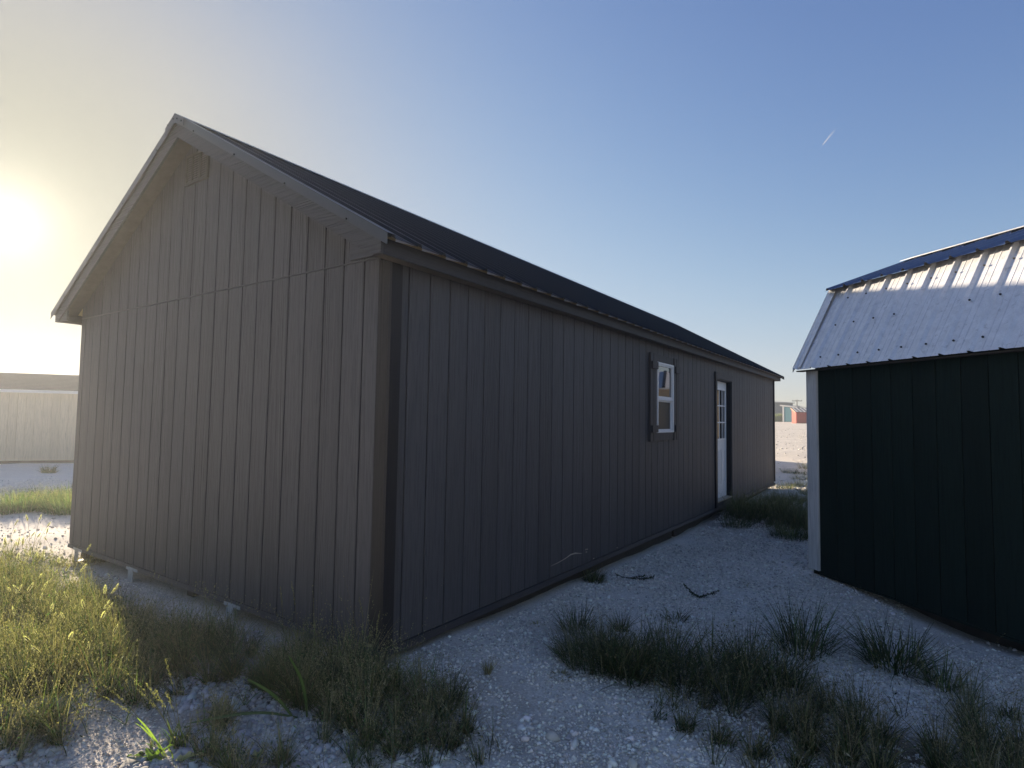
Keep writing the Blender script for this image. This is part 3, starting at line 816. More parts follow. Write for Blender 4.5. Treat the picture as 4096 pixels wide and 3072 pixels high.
# rake flashing on the end nearest the charcoal shed and its far twin
for xx, s_ in ((X0, 1), (X1, -1)):
    b = MB()
    for (p0, p1) in ((EV, BR), (BR, RG), ((BW - BR[0], BR[1]), RG), ((BW + .1, EV[1]), (BW - BR[0], BR[1]))):
        b.prism([(xx, p0[0], p0[1] + .024), (xx, p1[0], p1[1] + .024), (xx, p1[0], p1[1] - .03), (xx, p0[0], p0[1] - .03)], (-0.003 * s_, 0, 0))
    bn(b, 'rake_trim', M_galv)
    b = MB(); b.prism([(xx + .004 * s_, EV[0] + .004, EV[1] + .026), (xx + .004 * s_, BR[0] + .004, BR[1] + .026), (xx + .004 * s_, BR[0], BR[1] + .022), (xx + .004 * s_, EV[0], EV[1] + .022)], (0.10 * s_, 0, 0))
    bn(b, 'rake_trim', M_galv)
b = MB()
for s_ in (1, -1):
    m_ = (RG[1] - BR[1]) / (RG[0] - BR[0] + .06)
    q = [(X0 - .004, RG[0], RG[1] + .042), (X0 - .004, RG[0] + s_ * .14, RG[1] + .042 - m_ * .14), (X0 - .004, RG[0] + s_ * .14, RG[1] + .039 - m_ * .14), (X0 - .004, RG[0], RG[1] + .039)]
    b.prism(q, (X1 - X0 + .008, 0, 0))
bn(b, 'ridge_cap', M_galv)
bn(MB().box((X0 + .02, -0.075, EV[1] - 0.02), (X1 - .02, 0.0, EV[1] - 0.008)), 'soffit', M_skid)
dnv = np.array([BR[0] - EV[0], BR[1] - EV[1]]); dnv /= np.linalg.norm(dnv); nrv = np.array([-dnv[1], dnv[0]])
ps = (X1 - X0) / 20
for frac in (0.13, 0.52, 0.86):
    for k in range(20):
        p_ = np.array(EV) + dnv * frac * 0.99 + nrv * 0.0
        xx = X0 + ps * (k + 0.42) + random.uniform(-.004, .004)
        if random.random() < (0.12, 0.35, 0.1)[(0.13, 0.52, 0.86).index(frac)]: continue
        bn(MB().tube([(xx, p_[0] + nrv[0] * .008, p_[1] + nrv[1] * .008), (xx, p_[0] - nrv[0] * .001, p_[1] - nrv[1] * .001)], 0.0085, 6), 'screw', M_screw)

# ------------------------------------------------------------------ beige shed on the left
bd = np.array([0.55, 0.835]); bang = math.atan2(bd[1], bd[0])
bs = thing('beige_shed', 'beige shed with grey shingle roof and pale fascia at the left edge', 'shed', (-18.16, 4.307, -0.08), bang)
# local x along the wall, +y points away from the camera ... wall face at y=0 looks towards -y
bs.scale = (1, 1, 1)
B0, B1, BDp = -5.2, 0.75, 3.0
eb = [B0 + 0.01] + [-0.0527 + 0.2055 * k for k in range(-25, 4)] + [B1 - 0.01]
eb = [e for i, e in enumerate(eb) if i == 0 or e > B0 + 0.02]
for i in range(len(eb) - 1):
    board(eb[i + 1] - eb[i] - 0.008, 1.99).build('siding_board', M_beige, bs, (eb[i] + 0.004, 0, 0))
MB().box((B0, 0.012, 0), (B1, 0.08, 1.99)).build('wall_backing', M_beige, bs)
for xx in (B0, B1 - 0.06):
    MB().prism([(xx, 0.081, 0), (xx, BDp, 0), (xx, BDp, 2.0), (xx, BDp / 2, 2.58), (xx, 0.081, 2.02)][::-1], (0.06, 0, 0)).build('end_wall', M_beige, bs)
MB().box((B0 + .06, BDp - 0.06, 0), (B1 - .06, BDp - 0.001, 2.0)).build('far_wall', M_beige, bs)
MB().box((B0 - 0.08, -0.12, 1.985), (B1 + 0.08, -0.09, 2.078)).build('fascia', M_beigetrim, bs)
MB().box((B0 - 0.06, -0.089, 1.99), (B1 + 0.06, 0.0, 2.0)).build('soffit', M_beigetrim, bs)
MB().box((B0 + .05, 0.03, -0.16), (B1 - .05, 0.11, -0.001)).build('skid', M_brownskid, bs)
MB().box((B0 + .05, BDp - .2, -0.16), (B1 - .05, BDp - .1, -0.001)).build('skid', M_brownskid, bs)
for side in (0, 1):
    NC = 12
    for k in range(NC):
        t0, t1 = k / NC, (k + 1.12) / NC
        def pt(t): 
            y = -0.14 + t * (BDp / 2 + 0.14); z = 2.085 + t * 0.55
            return ((y if side == 0 else BDp - y), z)
        (ya, za), (yb, zb) = pt(t0), pt(min(t1, 1.0))
        q = [(B0 - .1, ya, za + .012), (B0 - .1, ya, za), (B0 - .1, yb, zb - .004), (B0 - .1, yb, zb)]
        MB().prism(q if side else q[::-1], (B1 - B0 + .2, 0, 0)).build('shingle_course', M_shingle, bs)

# shed beyond the charcoal one, known by the band of shade it throws over the gravel
hs_ = thing('distant_shed', 'shed standing beyond the long charcoal shed, throwing shade across the gravel', 'shed', (-12.2, 19.2, gzf(-12.2, 19.2)), 0)
MB().prism([(-1.5, -3.1, 0.1), (1.5, -3.1, 0.1), (1.5, -3.1, 2.3), (0, -3.1, 3.1), (-1.5, -3.1, 2.3)], (0, 6.2, 0)).build('wall', M_beige, hs_)
for s_ in (1, -1):
    q = [(0, -3.25, 3.16), (s_ * 1.65, -3.25, 2.28), (s_ * 1.65, -3.25, 2.24), (0, -3.25, 3.12)]
    MB().prism(q if s_ < 0 else q[::-1], (0, 6.5, 0)).build('roof', M_shingle, hs_)
MB().box((-1.4, -3.0, -0.1), (-1.2, 3.0, 0.1)).box((1.2, -3.0, -0.1), (1.4, 3.0, 0.1)).build('skid', M_brownskid, hs_)

# shed beyond the green one, seen mirrored in the window of the charcoal shed
ms_ = thing('mirrored_shed', 'shed with ribbed roof behind the dark green one, seen mirrored in the window', 'shed', (5.6, 17.2, gzf(5.6, 17.2)), math.radians(-18))
MB().prism([(-3.4, -1.5, .1), (-3.4, 1.5, .1), (-3.4, 1.5, 2.5), (-3.4, 0, 3.05), (-3.4, -1.5, 2.5)][::-1], (6.8, 0, 0)).build('wall', M_beige, ms_)
for s_ in (1, -1):
    q = [(-3.6, 0, 3.16), (-3.6, s_ * 1.75, 2.50), (-3.6, s_ * 1.75, 2.44), (-3.6, 0, 3.10)]
    MB().prism(q if s_ > 0 else q[::-1], (7.2, 0, 0)).build('roof', M_galv, ms_)
    b = MB()
    for k in range(18):
        x = -3.55 + .4 * k
        q = [(x, 0, 3.20), (x, s_ * 1.76, 2.54), (x, s_ * 1.76, 2.495), (x, 0, 3.161)]
        b.prism(q if s_ > 0 else q[::-1], (.1, 0, 0))
    b.build('roof_rib', M_roof, ms_)
MB().box((-3.3, -1.4, -.1), (3.3, -1.2, .1)).box((-3.3, 1.2, -.1), (3.3, 1.4, .1)).build('skid', M_brownskid, ms_)

# ------------------------------------------------------------------ far things seen through the gap
def wl(p, q): return p.build
z_ = lambda x, y: gzf(x, y)
# small red lean-to shed
t = thing('small_red_shed', 'small red shed with ribbed lean-to roof far across the yard', 'shed', (-10.39, 84.7, z_(-10.39, 84.7)), math.radians(23))
MB().prism([(0, 0, 0.03), (0, 2.2, 0.03), (0, 2.2, 2.02), (0, 0, 1.50)][::-1], (2.6, 0, 0)).build('wall', M_red, t)
b = MB(); b.prism([(-.12, -.15, 1.50), (-.12, 2.3, 2.10), (-.12, 2.3, 2.15), (-.12, -.15, 1.55)][::-1], (2.85, 0, 0)); b.build('roof', M_trimmetal, t)
for k in range(6):
    x = 0.1 + .48 * k
    MB().prism([(x, -.16, 1.552), (x, 2.3, 2.152), (x, 2.3, 2.19), (x, -.16, 1.59)][::-1], (0.10, 0, 0)).build('roof_rib', M_roofback, t)
b = MB(); b.prism([(-.15, -.16, 1.44), (-.15, 2.3, 2.04), (-.15, 2.3, 2.15), (-.15, -.16, 1.55)][::-1], (0.028, 0, 0)); b.build('rake_trim', plain('pale_red_trim', (0.62, 0.36, 0.25)), t)
# teal shed
t = thing('teal_shed', 'teal shed with white edge trim and sloping white fascia far across the yard', 'shed', (-13.55, 93.5, z_(-13.5, 93.5)), math.radians(-20))
MB().prism([(0, 0, 0.05), (2.2, 0, 0.05), (2.2, 0, 2.15), (0, 0, 2.40)], (0, 2.4, 0)).build('wall', M_teal, t)
MB().box((-.02, -.03, 0.0), (0.20, -.001, 2.40)).build('corner_board', M_white, t)
MB().box((-.04, -.02, 0.0), (-0.005, 0.2, 2.40)).build('corner_board', M_white, t)
b = MB(); b.prism([(-.4, -.12, 2.42), (2.3, -.12, 2.12), (2.3, -.12, 2.30), (-.4, -.12, 2.62)], (0, 0.05, 0)); b.build('fascia', M_white, t)
b = MB(); b.prism([(-.4, -.06, 2.57), (2.3, -.06, 2.25), (2.3, -.06, 2.29), (-.4, -.06, 2.61)], (0, 2.7, 0)); b.build('roof', M_trimmetal, t)
# grey warehouse
WHX, WHY = -17.05, 125.17
t = thing('grey_warehouse', 'long grey metal warehouse on the horizon behind the teal shed', 'warehouse', (WHX, WHY, z_(WHX, WHY)), math.radians(214))
t.scale = (.773, .773, .773)
MB().prism([(0, 0, 0), (0, -18, 0), (0, -18, 4.9), (0, -9, 5.3), (0, 0, 4.9)], (36, 0, 0)).build('wall', M_greywall, t)
b = MB(); b.prism([(-.3, .5, 4.80), (-.3, -9, 5.32), (-.3, -18.5, 4.80), (-.3, -18.5, 5.0), (-.3, -9, 5.55), (-.3, .5, 5.0)], (38, 0, 0)); b.build('roof', plain('grey_roof', (.20, .20, .195)), t)
for x in (3.6, 4.4):
    MB().tube([(x, -4, 5.1), (x, -4, 5.8), (x, -4, 5.85), (x, -4, 6.2)], [.12, .12, .3, .3], 8).build('roof_vent', M_screw, t)
# power pole
t = thing('power_pole', 'wooden power pole with crossarm beyond the red shed', 'pole', (-17.66, 134.5, z_(-17, 134)), math.radians(8))
t.scale = (.75, .75, .75)
MB().tube([(0, 0, -.1), (0, 0, 6.4)], [.17, .12], 8).build('pole', M_pole, t)
MB().box((-1.25, -.22, 5.95), (1.25, -.12, 6.12)).build('crossarm', M_pole, t)
for x in (-1.15, -.45, .45, 1.15): MB().tube([(x, -.17, 6.121), (x, -.17, 6.36)], [.07, .05], 6).build('insulator', M_screw, t)
MB().box((-.75, -.30, 4.55), (.75, -.20, 4.65)).build('crossarm', M_pole, t)
for x in (-.5, .5): MB().tube([(x, -.42, 4.0), (x, -.42, 4.54)], .17, 8).build('transformer', M_greywall, t)

# ------------------------------------------------------------------ plants
def ribbons(base, az, ln, th0, th1, wid, tint, nseg=4, tipt=None):
    """curved tapering blades; th = angle from vertical at root and at tip"""
    k = len(base); t = np.linspace(0, 1, nseg + 1)
    pos = np.zeros((k, nseg + 1, 3)); pos[:, 0] = base
    h = np.stack([np.cos(az), np.sin(az), 0 * az], 1)
    for j in range(nseg):
        th = th0 + (th1 - th0) * ((j + .5) / nseg)
        pos[:, j + 1] = pos[:, j] + (ln / nseg)[:, None] * (h * np.sin(th)[:, None] + np.array([0, 0, 1.0]) * np.cos(th)[:, None])
    wa = az + math.pi / 2 + rng.uniform(-.9, .9, k)
    wd = np.stack([np.cos(wa), np.sin(wa), 0 * wa], 1)
    prof = (1 - t[:-1] ** 2.2) * 0.5; prof[0] *= 0.75
    Lf = pos[:, :-1] - wd[:, None] * (wid[:, None] * prof)[..., None]
    Rt = pos[:, :-1] + wd[:, None] * (wid[:, None] * prof)[..., None]
    n_ = nseg * 2 + 1
    Vv = np.zeros((k, n_, 3)); Vv[:, 0:-1:2] = Lf; Vv[:, 1:-1:2] = Rt; Vv[:, -1] = pos[:, -1]
    o = (np.arange(k) * n_)[:, None]
    q = np.concatenate([o + np.array([[2 * j, 2 * j + 1, 2 * j + 3, 2 * j + 2]]) for j in range(nseg - 1)], 0)
    tr = o + np.array([[2 * nseg - 2, 2 * nseg - 1, 2 * nseg]])
    T = np.repeat(tint[:, None], n_, 1).astype(float)
    if tipt is not None:
        w = (np.repeat(np.linspace(0, 1, nseg + 1), 2)[:n_] ** 2)[None, :, None] * tipt[:, None, None]
        T = T * (1 - w) + np.array([0.26, 0.20, 0.10]) * w
    return Vv.reshape(-1, 3), q, tr, T.reshape(-1, 3), pos

GREENS = np.array([(.046, .086, .026), (.058, .098, .030), (.074, .110, .036), (.038, .070, .030), (.095, .118, .045), (.060, .082, .046)])
DRYS = np.array([(.30, .25, .14), (.24, .19, .11), (.18, .13, .08), (.36, .31, .19)])
def tints(k, dry=0.15, mul=1.0):
    g = GREENS[rng.integers(0, len(GREENS), k)] * np.clip(rng.lognormal(-.12, .45, (k, 1)), .3, 2.6) * mul
    d = DRYS[rng.integers(0, len(DRYS), k)] * rng.uniform(.7, 1.15, (k, 1))
    return np.where((rng.random(k) < dry)[:, None], d, g)

class Veg:
    def __init__(s): s.V = []; s.Q = []; s.T3 = []; s.C = []; s.n = 0
    def add(s, V, quads, tris, C):
        if quads is not None: s.Q.append(quads + s.n)
        if tris is not None: s.T3.append(tris + s.n)
        s.V.append(V); s.C.append(C); s.n += len(V)
    def mesh(s, name, mat):
        F = ([np.concatenate(s.Q)] if s.Q else []) + ([np.concatenate(s.T3)] if s.T3 else [])
        return np_mesh(name, np.concatenate(s.V), F, mat, np.concatenate(s.C))
    def blades(s, base, ln, spread=(.0, .5), bend=(.1, 1.0), wid=(.0025, .0055), dry=.15, mul=1.0, az=None, nseg=4, out=None):
        k = len(base)
        if az is None: az = rng.uniform(0, 6.283, k)
        if out is not None: az = out + rng.normal(0, .5, k)
        th0 = rng.uniform(*spread, k); th1 = th0 + rng.uniform(*bend, k)
        w = rng.uniform(*wid, k)
        V, q, t, C, pos = ribbons(base, az, ln, th0, th1, w, tints(k, dry, mul), nseg, rng.random(k) * .5)
        s.add(V, q, t, C); return pos
    def leaflets(s, pts, size, dry=.1, mul=1.0):
        k = len(pts)
        if not k: return
        a = rng.standard_normal((k, 3)); a /= np.linalg.norm(a, axis=1)[:, None]
        b = rng.standard_normal((k, 3)); b -= a * (a * b).sum(1)[:, None]; b /= np.linalg.norm(b, axis=1)[:, None]
        sz = size * rng.uniform(.6, 1.4, (k, 1))
        V = np.stack([pts - a * sz, pts + b * sz * .38, pts + a * sz, pts - b * sz * .38], 1).reshape(-1, 3)
        o = (np.arange(k) * 4)[:, None]
        s.add(V, o + np.array([[0, 1, 2, 3]]), None, np.repeat(tints(k, dry, mul), 4, 0))
    def seeds(s, pos, n=9, size=.0045, frac=.45, col=None, mul=1.0):
        """little spikelets up the top of each stem"""
        k, m = pos.shape[:2]
        u = 1 - frac * rng.random((k, n)); f = u * (m - 1); i = np.clip(f.astype(int), 0, m - 2); f = (f - i)[..., None]
        P = pos[np.arange(k)[:, None], i] * (1 - f) + pos[np.arange(k)[:, None], i + 1] * f
        P = (P + rng.normal(0, size * .8, P.shape)).reshape(-1, 3)
        kk = len(P)
        a = rng.normal(0, .5, (kk, 3)) + np.array([0, 0, 1.0]); a /= np.linalg.norm(a, axis=1)[:, None]
        b = rng.standard_normal((kk, 3)); b -= a * (a * b).sum(1)[:, None]; b /= np.linalg.norm(b, axis=1)[:, None]
        sz = size * rng.uniform(.7, 1.4, (kk, 1))
        V = np.stack([P - a * sz, P + b * sz * .4, P + a * sz, P - b * sz * .4], 1).reshape(-1, 3)
        c = (np.array([.30, .26, .16]) if col is None else np.array(col)) * rng.uniform(.7, 1.3, (kk, 1)) * mul
        s.add(V, (np.arange(kk) * 4)[:, None] + np.array([[0, 1, 2, 3]]), None, np.repeat(c, 4, 0))

def ground_pts(x, y): return np.stack([x, y, gz(x, y) - .004], 1)

# grass that covers ground: areas are ellipses (cx, cy, ax, ay, count, hmin, hmax, dryness)
def cover(name, label, areas, leaflet=0, mul=1.0, hole=None, seedfrac=.26, gap=-.22):
    v = Veg()
    for cx, cy, ax, ay, k, h0, h1, dr in areas:
        r = np.sqrt(rng.random(k)) * (0.75 + .5 * rng.random(k)); a = rng.uniform(0, 6.283, k)
        x, y = cx + ax * r * np.cos(a), cy + ay * r * np.sin(a)
        # clumpy: roots gather in clumps whose blades lean outward
        cs = .17
        ix, iy = np.round(x / cs), np.round(y / cs)
        ccx = ix * cs + .16 * vnoise(ix * 7.31, iy * 5.17, 31); ccy = iy * cs + .16 * vnoise(ix * 3.37, iy * 9.13, 32)
        w = .25 + .6 * rng.random(k)
        x, y = x * (1 - w) + ccx * w, y * (1 - w) + ccy * w
        out = np.arctan2(y - ccy, x - ccx) + .35 * vnoise(ix * 1.7, iy * 2.3, 33)
        tall = .65 + .9 * (vnoise(ix * 4.7, iy * 6.1, 34) + .5)
        keep = (vnoise(x * 2.6, y * 2.6, 41) + .5 * vnoise(x * 7, y * 7, 42) > gap) & ~((y > -.03) & (x < .03) & (y < 12.2))
        if hole is not None: keep &= ~hole(x, y)
        x, y, out, tall = x[keep], y[keep], out[keep], tall[keep]; k = len(x)
        hh = (h0 + (h1 - h0) * rng.random(k) ** 1.8) * tall
        B = ground_pts(x, y)
        v.blades(B, hh, (.05, .8), (.0, 1.2), (.0024, .0062), dr, mul, out=out)
        ks = int(k * seedfrac)
        if ks:
            j = rng.choice(k, ks, False)
            ps_ = v.blades(B[j], hh[j] * 1.3 + .04, (.0, .55), (.05, .8), (.0016, .0024), .6, mul, nseg=5)
            v.seeds(ps_, 8, .0042, .45, None, mul)
        if leaflet:
            kl = int(k * leaflet); j = rng.integers(0, k, kl)
            Pp = B[j] + rng.normal(0, .03, (kl, 3)); Pp[:, 2] = gz(Pp[:, 0], Pp[:, 1]) + rng.random(kl) ** 1.5 * hh[j] * .75
            v.leaflets(Pp, .0095, .22, mul * 1.15)
    return tag(link(name, v.mesh(name, M_grass)), label, 'grass', kind='stuff')

def pebble_gap(x, y): return (((x + .55) / .50) ** 2 + ((y + 1.17) / .19) ** 2 < 1) & (rng.random(len(x)) < .93)
cover('meadow_grass', 'tangled grass and weeds growing along the gable wall of the charcoal shed',
      [(-3.2, -.78, 1.5, .40, 6000, .09, .28, .22), (-1.75, -.88, 1.1, .42, 6500, .09, .30, .20), (-.95, -.55, .75, .33, 4300, .10, .28, .14),
       (-.25, -.42, .65, .36, 5200, .08, .30, .14), (.30, -.38, .55, .36, 3000, .06, .24, .18), (-4.9, -.6, .8, .45, 1600, .08, .24, .2), (-1.6, -1.28, .8, .18, 4200, .10, .32, .3), (-.32, -.12, .42, .12, 900, .15, .40, .25), (.05, -.92, .35, .18, 900, .06, .2, .25), (-1.02, -1.40, .38, .12, 1500, .08, .26, .3), (-.1, -.78, .45, .16, 1700, .05, .2, .2), (-.45, -.80, .30, .10, 700, .05, .2, .25)],
      leaflet=1.3, hole=pebble_gap)
cover('clump_grass', 'low dark grass along the lower right foreground', [(2.55, .95, .75, .36, 4200, .08, .26, .16), (2.0, .62, .45, .22, 1500, .06, .2, .18), (3.05, 1.45, .3, .3, 900, .1, .3, .15), (.72, -.28, .28, .16, 700, .05, .16, .35)], leaflet=.7, mul=.72, gap=-.08)
cover('yard_grass', 'green grass growing past the door of the charcoal shed', [(.55, 7.9, .55, .75, 5200, .12, .42, .12), (1.15, 7.5, .40, .55, 4200, .12, .45, .12), (.62, 10.2, .5, .5, 1500, .08, .25, .3)], leaflet=.6, mul=.8)

# single tufts standing on the gravel
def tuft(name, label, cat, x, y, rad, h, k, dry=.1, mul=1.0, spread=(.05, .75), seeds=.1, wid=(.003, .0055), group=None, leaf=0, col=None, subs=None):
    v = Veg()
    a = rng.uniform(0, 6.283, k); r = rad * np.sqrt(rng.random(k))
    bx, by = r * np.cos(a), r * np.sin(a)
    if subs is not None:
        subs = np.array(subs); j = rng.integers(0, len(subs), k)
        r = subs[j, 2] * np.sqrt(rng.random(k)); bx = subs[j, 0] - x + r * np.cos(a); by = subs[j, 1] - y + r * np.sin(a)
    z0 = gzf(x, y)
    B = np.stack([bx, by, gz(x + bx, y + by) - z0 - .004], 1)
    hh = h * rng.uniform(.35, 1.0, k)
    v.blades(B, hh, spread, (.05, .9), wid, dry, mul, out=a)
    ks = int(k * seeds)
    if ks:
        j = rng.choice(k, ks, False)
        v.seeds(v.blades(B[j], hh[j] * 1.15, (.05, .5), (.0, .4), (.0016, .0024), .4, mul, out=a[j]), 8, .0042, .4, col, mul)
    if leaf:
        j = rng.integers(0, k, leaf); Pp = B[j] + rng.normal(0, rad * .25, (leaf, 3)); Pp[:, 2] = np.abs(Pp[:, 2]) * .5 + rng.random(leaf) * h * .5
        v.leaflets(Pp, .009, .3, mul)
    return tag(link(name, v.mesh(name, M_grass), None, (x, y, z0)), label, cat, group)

SUB = [(1.02, 1.00, .10), (1.13, .93, .10), (1.20, 1.10, .12), (1.32, 1.00, .12), (1.36, 1.22, .11), (1.48, 1.12, .13), (1.55, .95, .11), (1.62, 1.28, .12), (1.70, 1.10, .14), (1.80, .98, .10), (1.84, 1.26, .12), (1.95, 1.14, .11), (1.97, 1.40, .10), (1.78, 1.44, .09), (2.08, 1.30, .08), (1.25, .86, .07)]
tuft('grass_clump', 'largest dark grass clump, sprawling over the gravel between the two near sheds', 'grass clump', 1.45, 1.10, .50, .40, 2600, .10, .72, (.10, 1.2), .08, (.003, .0068), leaf=1600, subs=SUB)
TG = 'grass tufts on the gravel'
tuft('grass_tuft', 'wide wispy tuft at the left tip of the largest grass clump', 'grass tuft', .98, .98, .26, .26, 900, .12, .8, (.1, .95), .12, group=TG, leaf=300)
tuft('grass_tuft', 'broad spiky grass tuft on gravel left of the smaller round tuft', 'grass tuft', .61, 1.38, .11, .25, 130, .05, .75, (.05, .95), .08, (.004, .0075), group=TG)
tuft('grass_tuft', 'small round spiky tuft between two wider tufts on the gravel', 'grass tuft', .85, 1.62, .05, .21, 90, .05, .75, (.05, .8), .0, (.004, .007), group=TG)
tuft('grass_tuft', 'low sparse tuft with white pebble beside it on the gravel', 'grass tuft', 1.11, 2.09, .07, .18, 60, .1, .7, (.2, 1.1), .0, (.004, .007), group=TG)
tuft('grass_tuft', 'tall upright tuft with cattail-like heads below the white corner trim', 'grass tuft', 2.02, 2.02, .16, .46, 190, .06, .8, (.0, .95), .14, (.005, .010), group=TG, leaf=120)
tuft('grass_tuft', 'dense low tuft with long blades leaning left, beside the dark green shed', 'grass tuft', 2.55, 2.12, .18, .42, 260, .06, .75, (.1, 1.2), .08, (.005, .010), group=TG, leaf=150)
tuft('grass_tuft', 'yellowish small tuft in front of the dark green shed wall', 'grass tuft', 2.80, 1.92, .09, .28, 110, .35, 1.3, (.1, 1.0), .05, (.004, .009), group=TG)
tuft('grass_tuft', 'dark tuft growing against the base of the long charcoal wall', 'grass tuft', .07, 2.72, .09, .20, 260, .1, .7, (.1, .9), .05, group=TG, leaf=80)
tuft('grass_tuft', 'slim upright tuft at the gravel edge below the shed corner', 'grass tuft', .62, -.06, .07, .20, 170, .12, .75, (.05, .6), .2, group=TG)
tuft('grass_tuft', 'dark spreading tuft on the gravel left of the shed door grass', 'grass tuft', .45, 6.75, .20, .24, 350, .1, .7, (.1, .9), .05, group=TG)
tuft('grass_tuft', 'dark tuft half hidden by the white corner board', 'grass tuft', 1.28, 6.35, .28, .34, 650, .1, .75, (.05, .8), .05, group=TG)
tuft('grass_tuft', 'lit yellow-green tuft in the sunny strip beyond the far wall end', 'grass tuft', .85, 11.4, .25, .28, 300, .15, 1.1, (.05, .8), .1, group=TG)
for (x, y, r_, lab) in ((-.28, 16.0, .22, 'dark weed tuft farthest out in the shaded band'), (.10, 16.0, .30, 'wide dark weed patch in the shaded band beyond the shed'), (.35, 13.1, .24, 'round dark tuft nearest the far corner of the shed'), (.30, 14.4, .3, 'flat mat of weeds across the middle of the shaded band'), (.22, 12.3, .2, 'brownish tuft beside the far corner of the charcoal shed')):
    tuft('weed_tuft', lab, 'weed', x, y, r_, .22, 260, .25, .8, (.2, 1.2), .05, group='weeds in the shaded band', leaf=150)
tuft('weed_tuft', 'orange-tinged weed in the sun beside the white corner board', 'weed', -.1, 17.6, .18, .30, 160, .6, 1.2, (.1, .9), .1)
tuft('dry_weed', 'small reddish dry weed on gravel just right of the shed corner', 'weed', .58, .32, .02, .11, 40, 1.0, .8, (.0, .6), .3)
tuft('dry_weed', 'flattened dark red weed on gravel at the clump edge', 'weed', .91, .60, .05, .07, 110, .9, .45, (.7, 1.4), .0)
tuft('dry_weed', 'tan dried weed lying on gravel left of the spiky tufts', 'weed', .31, 1.30, .04, .06, 80, 1.0, 1.0, (.7, 1.4), .0)
tuft('dry_weed', 'flat brown dried tuft above the largest grass clump', 'weed', 1.16, 1.72, .10, .09, 240, 1.0, .8, (.6, 1.4), .0)
tuft('dry_weed', 'matted dry brown weeds under the far left corner of the gable', 'weed', -4.5, .02, .22, .16, 500, .9, .5, (.4, 1.4), .1, leaf=200)
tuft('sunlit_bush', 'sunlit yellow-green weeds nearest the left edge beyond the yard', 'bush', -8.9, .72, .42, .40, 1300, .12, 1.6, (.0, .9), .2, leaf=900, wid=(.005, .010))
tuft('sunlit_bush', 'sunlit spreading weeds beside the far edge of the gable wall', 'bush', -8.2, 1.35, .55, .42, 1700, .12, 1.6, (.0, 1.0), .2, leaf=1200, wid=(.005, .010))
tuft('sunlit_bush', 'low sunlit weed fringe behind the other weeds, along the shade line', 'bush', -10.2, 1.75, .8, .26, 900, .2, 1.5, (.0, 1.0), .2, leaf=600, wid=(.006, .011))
tuft('round_weed', 'small round grey-green weed in the shade before the beige shed', 'weed', -15.3, 2.98, .14, .28, 300, .3, 1.0, (.0, 1.1), .1, leaf=300, wid=(.006, .012))
for (x, y, lab, ml) in ((-17.7, 110.1, 'yellow-topped bush at the left of the row under the grey warehouse', 2.3), (-17.1, 110.5, 'middle yellow-topped bush of the row under the grey warehouse', 2.3), (-16.55, 110.9, 'yellow-topped bush of the row touching the teal shed', 2.3)):
    tuft('yellow_bush', lab, 'bush', x, y, .55, 1.7, 1500, .35, ml, (.0, .5), .3, group='bushes under the grey warehouse', leaf=1200, wid=(.03, .06))
for (x, y, lab) in ((2.2, 3.9, 'curled dry grass sprig leaning on gravel before the white corner board'), (1.35, 3.35, 'tiny dry sprig alone on the open gravel')):
    tuft('dry_sprig', lab, 'weed', x, y, .01, .10, 9, 1.0, .7, (.5, 1.3), .4)

# dark leafy runners on the gravel
def runner(label, paths):
    c = np.array(paths[0][len(paths[0]) // 2]); z0 = gzf(c[0], c[1])
    t = thing('weed_runner', label, 'weed', (c[0], c[1], z0))
    st = MB(); v = Veg()
    for p_ in paths:
        p_ = np.array(p_) - np.array([c[0], c[1], z0]); p_[:, 2] = np.maximum(p_[:, 2], .006)
        st.tube(p_, .0022, 4)
        for i in range(len(p_) - 1):
            for u in (.12, .37, .62, .87):
                q = p_[i] * (1 - u) + p_[i + 1] * u
                v.leaflets(np.repeat(q[None], 4, 0) + rng.normal(0, .005, (4, 3)), .013, .0, .45)
    st.build('stem', M_skid, t)
    link('leaves', v.mesh('leaves', M_leaf), t)
runner('flat dark leafy runner on gravel near the wall tuft', [[(.213, 2.924, -.123), (.268, 2.964, -.149), (.349, 3.022, -.165), (.431, 3.079, -.165), (.493, 3.12, -.155), (.528, 3.144, -.142)], [(.30, 2.99, -.16), (.40, 3.05, -.14), (.47, 3.09, -.13)], [(.34, 3.02, -.16), (.45, 3.04, -.15), (.50, 3.06, -.145)]])
runner('dark V-shaped leafy runner alone on the open gravel', [[(.973, 2.69, -.032), (1.003, 2.714, -.076), (1.045, 2.745, -.113), (1.081, 2.773, -.147)], [(1.08, 2.773, -.152), (1.127, 2.803, -.129), (1.182, 2.84, -.110), (1.23, 2.872, -.087)], [(1.012, 2.721, -.091), (1.044, 2.746, -.13), (1.09, 2.779, -.152), (1.144, 2.817, -.151)]])

